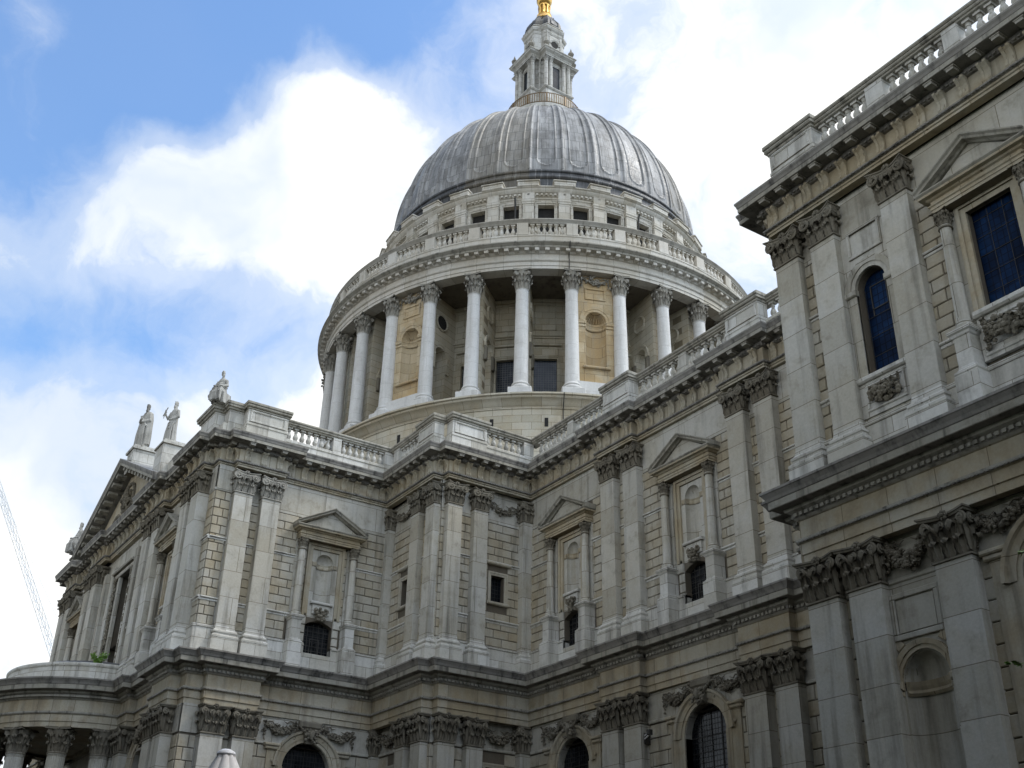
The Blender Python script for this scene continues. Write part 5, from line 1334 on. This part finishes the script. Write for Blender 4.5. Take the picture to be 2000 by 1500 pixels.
for i in range(7): S1.tube([(-.2+.065*i, -.20, 1.0), (-.23+.07*i, -.26, .5), (-.26+.08*i, -.26, .04)], [.02, .032, .025], 6)
S1.tube([(-.28, -.12, 1.35), (0, -.22, 1.1), (.24, -.16, .85)], [.04, .06, .05], 8)
head(S1, (0, -.02, 1.69), .5); S1.box(-.36, .36, -.32, .32, -.06, .02)
finish('statue', S1, at(AX+.05, 16.42, R(28), 32.16), 1.72, 'stone robed figure wrapped in a long cloak, standing on the pediment peak')
S2 = MB(); robe(S2, -.04)
S2.tube([(-.25, -.02, 1.38), (-.42, -.10, 1.14), (-.40, -.30, 1.30)], [.085, .075, .05], 10); hand(S2, (-.40, -.30, 1.30), (.3, -.2, 1))
S2.tube([(-.56, -.30, 1.22), (-.20, -.34, 1.52)], [.025, .03], 8); S2.tube([(-.40, -.31, 1.36), (-.47, -.31, 1.10)], .022, 8)
S2.tube([(.25, -.02, 1.38), (.36, -.04, 1.10), (.14, -.24, .98)], [.085, .08, .05], 10); hand(S2, (.14, -.24, .98), (-1, -.3, -.1))
for k in range(4): S2.tube([(.33-.02*k, -.05, 1.25-.1*k), (.05, -.26-.01*k, .98-.12*k), (-.25, -.15, 1.05-.16*k)], [.03, .045, .03], 7)
for i in range(7): S2.tube([(-.2+.065*i, -.19, .85), (-.22+.07*i, -.25, .45), (-.25+.08*i, -.27, .04)], [.02, .03, .024], 6)
head(S2, (-.02, -.02, 1.69), .2); S2.box(-.34, .34, -.3, .3, -.06, .02)
finish('statue', S2, at(-62.12, 16.5, R(22), 30.06), 1.55, 'stone bearded figure holding up a short bar, standing beside the pediment slope')
def seated():
    m = MB()
    m.box(-.36, .36, -.25, .38, 0, .45)
    m.loft([ring_(0, cy, z, rx, ry, am, 8, z*2) for z, rx, ry, am, cy in ((.30, .30, .26, .05, .05), (.5, .29, .25, .05, .04), (.7, .24, .19, .05, .03), (.9, .24, .17, .04, .02), (1.02, .25, .15, .02, .0), (1.1, .18, .12, 0, 0), (1.15, .08, .08, 0, 0), (1.24, .058, .062, 0, -.01))])
    for sg in (-1, 1):
        m.tube([(sg*.13, .05, .46), (sg*.17, -.40, .50), (sg*.16, -.42, .25), (sg*.15, -.45, .02)], [.17, .15, .14, .15], 12)
        m.tube([(sg*.15, -.45, .03), (sg*.16, -.60, .03)], [.06, .045], 8)
    for i in range(6): m.tube([(-.25+.1*i, -.3, .62), (-.27+.11*i, -.52, .4), (-.29+.115*i, -.52, .05)], [.04, .05, .05], 7)
    m.tube([(-.24, 0, 1.0), (-.36, -.1, .76), (-.22, -.34, .70)], [.085, .075, .05], 10); hand(m, (-.22, -.34, .70), (.5, -1, -.1))
    m.tube([(.24, 0, 1.0), (.37, -.06, .75), (.28, -.33, .66)], [.085, .075, .05], 10); hand(m, (.28, -.33, .66), (-.2, -1, -.1))
    for k in range(4): m.tube([(.28, .1, 1.0-.1*k), (.0, -.2, .85-.08*k), (-.28, .05, .75-.08*k)], [.035, .05, .035], 7)
    return m
S3 = seated()
for i in range(26): S3.sph((-.30+random.uniform(-.12, .12), -.22+random.uniform(-.22, .2), .12+random.uniform(0, .42)), random.uniform(.07, .13))
head(S3, (0, -.03, 1.32), .9)
finish('statue', S3, at(-54.6, 16.75, R(35), 29.64), 1.40, 'stone bearded figure seated with a rough mass at its feet on the near parapet corner')
S4 = seated()
for i in range(20): S4.sph((.45+random.uniform(-.12, .12), -.2+random.uniform(-.2, .2), .2+random.uniform(0, .45)), random.uniform(.09, .15))
head(S4, (0, -.03, 1.32), .4)
finish('statue', S4, at(-81.85, 16.55, R(15), 28.94), 1.64, 'small far stone figure partly hidden behind the left slope of the pediment')

# ------------------------------------------------------------------ ground and small things
g = MB(); g.add([(-2500, -2500, 0), (2500, -2500, 0), (2500, 2500, 0), (-2500, 2500, 0)], [(0, 1, 2, 3)])
obj('ground', g.mesh('ground', 'paving'), kind='structure')

PX = at(-7.44, 2.69)
par = top(obj('parasol', None, None, PX), 'closed white canvas parasol with a pale cap, its tip in front of the cathedral', 'parasol')
c = MB(); n = 48
def fold(r, z, a): return r*(1+.14*abs(sin(a*4))-.07)
c.lathe([(.05, 3.06), (.065, 3.03), (.105, 2.95), (.15, 2.85), (.21, 2.72), (.31, 2.5), (.44, 2.2), (.56, 1.9), (.66, 1.6), (.72, 1.35)], n, flute=fold, cap=False)
obj('canopy', c.mesh('canopy', 'cloth'), par, PX)
c = MB(); c.lathe([(.058, 3.05), (.062, 3.06), (.056, 3.075), (.03, 3.09), (.005, 3.094)], 24); obj('cap', c.mesh('cap', 'plastic'), par, PX)
c = MB(); c.lathe([(.025, 0.05), (.025, 3.0)], 12); obj('pole', c.mesh('pole', 'crane'), par, PX)
c = MB(); c.lathe([(.28, .004), (.28, .06), (.24, .08), (.05, .09), (.05, .3)], 24); obj('base', c.mesh('base', 'iron'), par, PX)

XF = at(-38.93, 32.75, N_, 11.7)
fl = top(obj('floodlight', None, None, XF), 'small floodlight on a dark wall bracket beside the nave pilaster', 'floodlight')
c = MB(); c.box(-.03, .03, -.12, .20, -.28, .16); obj('bracket', c.mesh('bracket', 'iron'), fl, XF)
c = MB(); c.tube([(0, -.1, .05), (.65, -.35, .12)], .028, 8); c.tube([(0, -.1, -.08), (.65, -.35, .0)], .028, 8); obj('arm', c.mesh('arm', 'plastic'), fl, XF)
c = MB(); c.box(.55, .75, -.48, -.28, -.04, .18, ch=.03); obj('lamp_head', c.mesh('lamp_head', 'iron'), fl, XF)

# plant rooted on the portico roof
def leaf_quad(mb, p, d, L, wd):
    d = Vector(d).normalized(); s = d.cross(Vector((random.uniform(-1, 1), random.uniform(-1, 1), random.uniform(-1, 1)))).normalized(); nrm = s.cross(d)
    p = Vector(p)
    mb.add([p, p+d*L*.35+s*wd*.5+nrm*L*.05, p+d*L*.7+s*wd*.38, p+d*L-nrm*L*.10, p+d*L*.7-s*wd*.38, p+d*L*.35-s*wd*.5+nrm*L*.05], [(0, 1, 2, 3), (0, 3, 4, 5)])
XW = at(-64.1, 15.25, 0, 17.15)
pl = top(obj('plant', None, None, XW), 'bright green self-sown plant growing on the half-round portico roof', 'plant')
sm_, lm = MB(), MB()
for i in range(16):
    a = random.uniform(0, 2*PI); h = random.uniform(.4, .75); q = [Vector((0, 0, -.05)), Vector((.15*cos(a), .15*sin(a), h*.5)), Vector((.38*cos(a), .38*sin(a), h))]
    sm_.tube(q, [.02, .015, .006], 5)
    for k in range(26):
        t = random.uniform(.15, 1.05); p = q[0].lerp(q[1], min(1, t*2)) if t < .5 else q[1].lerp(q[2], (t-.5)*2)
        leaf_quad(lm, p+Vector((random.gauss(0, .05), random.gauss(0, .05), random.gauss(0, .05))), (random.uniform(-1, 1), random.uniform(-1, 1), random.uniform(-.2, .8)), random.uniform(.10, .18), random.uniform(.05, .09))
obj('stem', sm_.mesh('stem', 'leaf'), pl, XW); obj('foliage', lm.mesh('foliage', 'leaf'), pl, XW)

# tower crane far beyond the transept
P2, P1 = Vector((-241.7, 47.8, 62.4)), Vector((-235.7, 31.4, 88.4))
D = (P1-P2).normalized(); foot = P2-D*42; tip = P1+D*8
cr = top(obj('tower_crane', None, None, at(foot.x, foot.y)), 'pale lattice jib of a distant tower crane leaning against the white sky', 'crane')
def lattice(a, b, w0, w1, n, r):
    mb = MB(); a, b = Vector(a), Vector(b); d = (b-a).normalized(); s = d.cross(Vector((0, 0, 1))); s = s.normalized() if s.length > .1 else Vector((1, 0, 0)); u = s.cross(d)
    def cn(i, k):
        t = i/n; w_ = w0+(w1-w0)*t; return a.lerp(b, t)+s*(w_/2*(1 if k in (0, 1) else -1))+u*(w_/2*(1 if k in (1, 2) else -1))
    for k in range(4): mb.tube([cn(0, k), cn(n, k)], r, 5)
    for i in range(n):
        for k in range(4):
            mb.tube([cn(i, k), cn(i+1, (k+1) % 4)], r*.55, 4, cap=False); mb.tube([cn(i, k), cn(i, (k+1) % 4)], r*.55, 4, cap=False)
    return mb
obj('jib', lattice(foot, tip, 1.4, .9, 44, .06).mesh('jib', 'crane'), cr)
obj('mast', lattice((foot.x, foot.y, 0), foot, 2.2, 2.2, 16, .12).mesh('mast', 'crane'), cr)
c = MB(); bk = foot+Vector((3.5, 12, 14)); c.tube([foot, bk], .2, 6); c.tube([bk, foot+Vector((2.5, 9, 0))], .2, 6); c.box(-2, 2, 5, 10, -1.5, .5, Matrix.Translation(foot)); obj('counter_jib', c.mesh('counter_jib', 'crane'), cr)
c = MB(); c.tube([bk, P2+D*6+Vector((.9, 2.6, .4)), tip-D*4], .035, 4); obj('pendant_cable', c.mesh('pendant_cable', 'crane'), cr)

# ------------------------------------------------------------------ trees and neighbours out of shot that shade the churchyard
def tree(x, y, h, r, leaves, label, lm='leaf_dark', sprigs=(), big=False):
    X = at(x, y); t = top(obj('tree', None, None, X), label, 'tree', 'churchyard trees')
    tr = MB(); top_ = Vector((random.uniform(-.3, .3), random.uniform(-.3, .3), h*.8))
    tr.tube([(0, 0, -.05), (.05, 0, h*.25), top_*.6, top_], [h*.035, h*.026, h*.018, .03], 10)
    cl = []
    for i in range(16):
        a = 2.4*i; b = top_*(.4+.5*i/16); e_ = Vector((r*.8*cos(a), r*.8*sin(a), h*((.22 if big else .42)+(.72 if big else .5)*((i*7) % 16)/16)))
        tr.tube([b, b.lerp(e_, .5)+Vector((0, 0, .3)), e_], [h*.012, h*.007, .015], 6); cl += [e_, b.lerp(e_, .6)]
    obj('trunk', tr.mesh('trunk', 'bark'), t, X)
    cw = MB()
    for i in range(leaves):
        c_ = random.choice(cl); p = c_+Vector((random.gauss(0, r*.2), random.gauss(0, r*.2), random.gauss(0, r*.18)))
        leaf_quad(cw, p, (random.uniform(-1, 1), random.uniform(-1, 1), random.uniform(-.6, .4)), random.uniform(.2, .34)*(2 if big else 1.15), random.uniform(.16, .28)*(2 if big else 1.15))
    obj('crown', cw.mesh('crown', lm), t, X)
    for s0, s1 in sprigs:
        b = MB(); s0, s1 = Vector(s0)-Vector((x, y, 0)), Vector(s1)-Vector((x, y, 0))
        m_ = s0.lerp(s1, .5)+Vector((0, 0, .25)); b.tube([s0, m_, s1], [.035, .018, .004], 6)
        o = obj('branch', b.mesh('branch', 'bark'), t, X)
        f = MB()
        for k in range(46):
            q = random.uniform(.74, 1.02); p = m_.lerp(s1, (q-.5)*2) if q > .5 else s0.lerp(m_, q*2)
            leaf_quad(f, p, (s1-m_).normalized()+Vector((random.uniform(-1, 1), random.uniform(-1, 1), random.uniform(-.7, .7))), random.uniform(.035, .06), random.uniform(.02, .035))
        obj('foliage', f.mesh('foliage', 'leaf'), o, X)
    return t
tree(-1.2, 11.0, 8.5, 2.6, 5200, 'nearest tree, its fresh leaf tips just entering the right edge of the picture', 'leaf_dark',
     [((-2.2, 10.0, 5.0), (-4.93, 8.05, 4.87)), ((-2.0, 9.8, 3.4), (-5.27, 8.27, 4.10))])
tree(-2.4, 17.4, 15, 4.4, 5500, 'tall plane tree close under the chapel wall at the right of the churchyard', big=True)
tree(4.5, 18.0, 18, 5.0, 5500, 'tall plane tree farthest right along the chapel wall', big=True)
tree(5.0, 9.0, 18, 5.0, 5500, 'broad plane tree behind the nearest tree, on the chapel side', big=True)
first = tree(-6, -7.6, 23, 5.6, 6500, 'tall plane tree in the unseen row added to shade the lower walls', big=True)  # row out of view, added and sized to darken the lower storey
first['group'] = 'unseen plane trees added to shade the lower walls'
def copy_tree(x, y, rot, sc):
    X = Matrix.Translation((x, y, 0)) @ Matrix.Rotation(rot, 4, 'Z') @ Matrix.Scale(sc, 4)
    r = obj('tree', None, None, X); top(r, first['label'], 'tree', first['group'])
    for ch in list(first.children): obj(ch.name.split('.')[0], ch.data, r, X)
for i, (x, y) in enumerate(((2.5, -7.4), (11, -6), (20, -6), (-14.5, -9), (-23.5, -10.5), (-33, -11.5), (-42.5, -12.5), (-52, -13.5), (-62, -14.5), (9.5, 3.5), (11.5, 12))): copy_tree(x, y, 1.7*i, .92+.04*(i % 5))
def neighbour(x0, x1, y0, y1, h, label):
    X = at((x0+x1)/2, (y0+y1)/2); hx, hy = (x1-x0)/2, (y1-y0)/2
    b = top(obj('office_building', None, None, X), label, 'building', 'buildings across the churchyard')
    m_ = MB(); m_.box(-hx, hx, -hy, hy, 0, h); m_.box(-hx-.3, hx+.3, -hy-.3, hy+.3, h, h+.5); obj('wall', m_.mesh('wall', 'brick'), b, X)
    wm = MB(); wm.box(-.8, .8, 0, .10, 0, 2.0); wm.m = 1; wm.box(-.7, .7, .02, .13, .1, 1.9); me = wm.mesh('window', ['pale', 'pane'])
    nx = int((x1-x0)/4.5); nz = int((h-2)/4)
    for i in range(nx):
        for j in range(nz): obj('window', me, b, X @ Matrix.Translation((-hx+(i+.5)*2*hx/nx, hy, 1.5+j*4)))
neighbour(-78, -38, -40, -19, 17, 'long brick office block across the churchyard, opposite the transept')
neighbour(-34, -4, -34, -13, 19, 'brick office block across the churchyard, behind the parasol')
neighbour(0, 34, -34, -10, 20, 'brick office block across the churchyard, opposite the chapel')
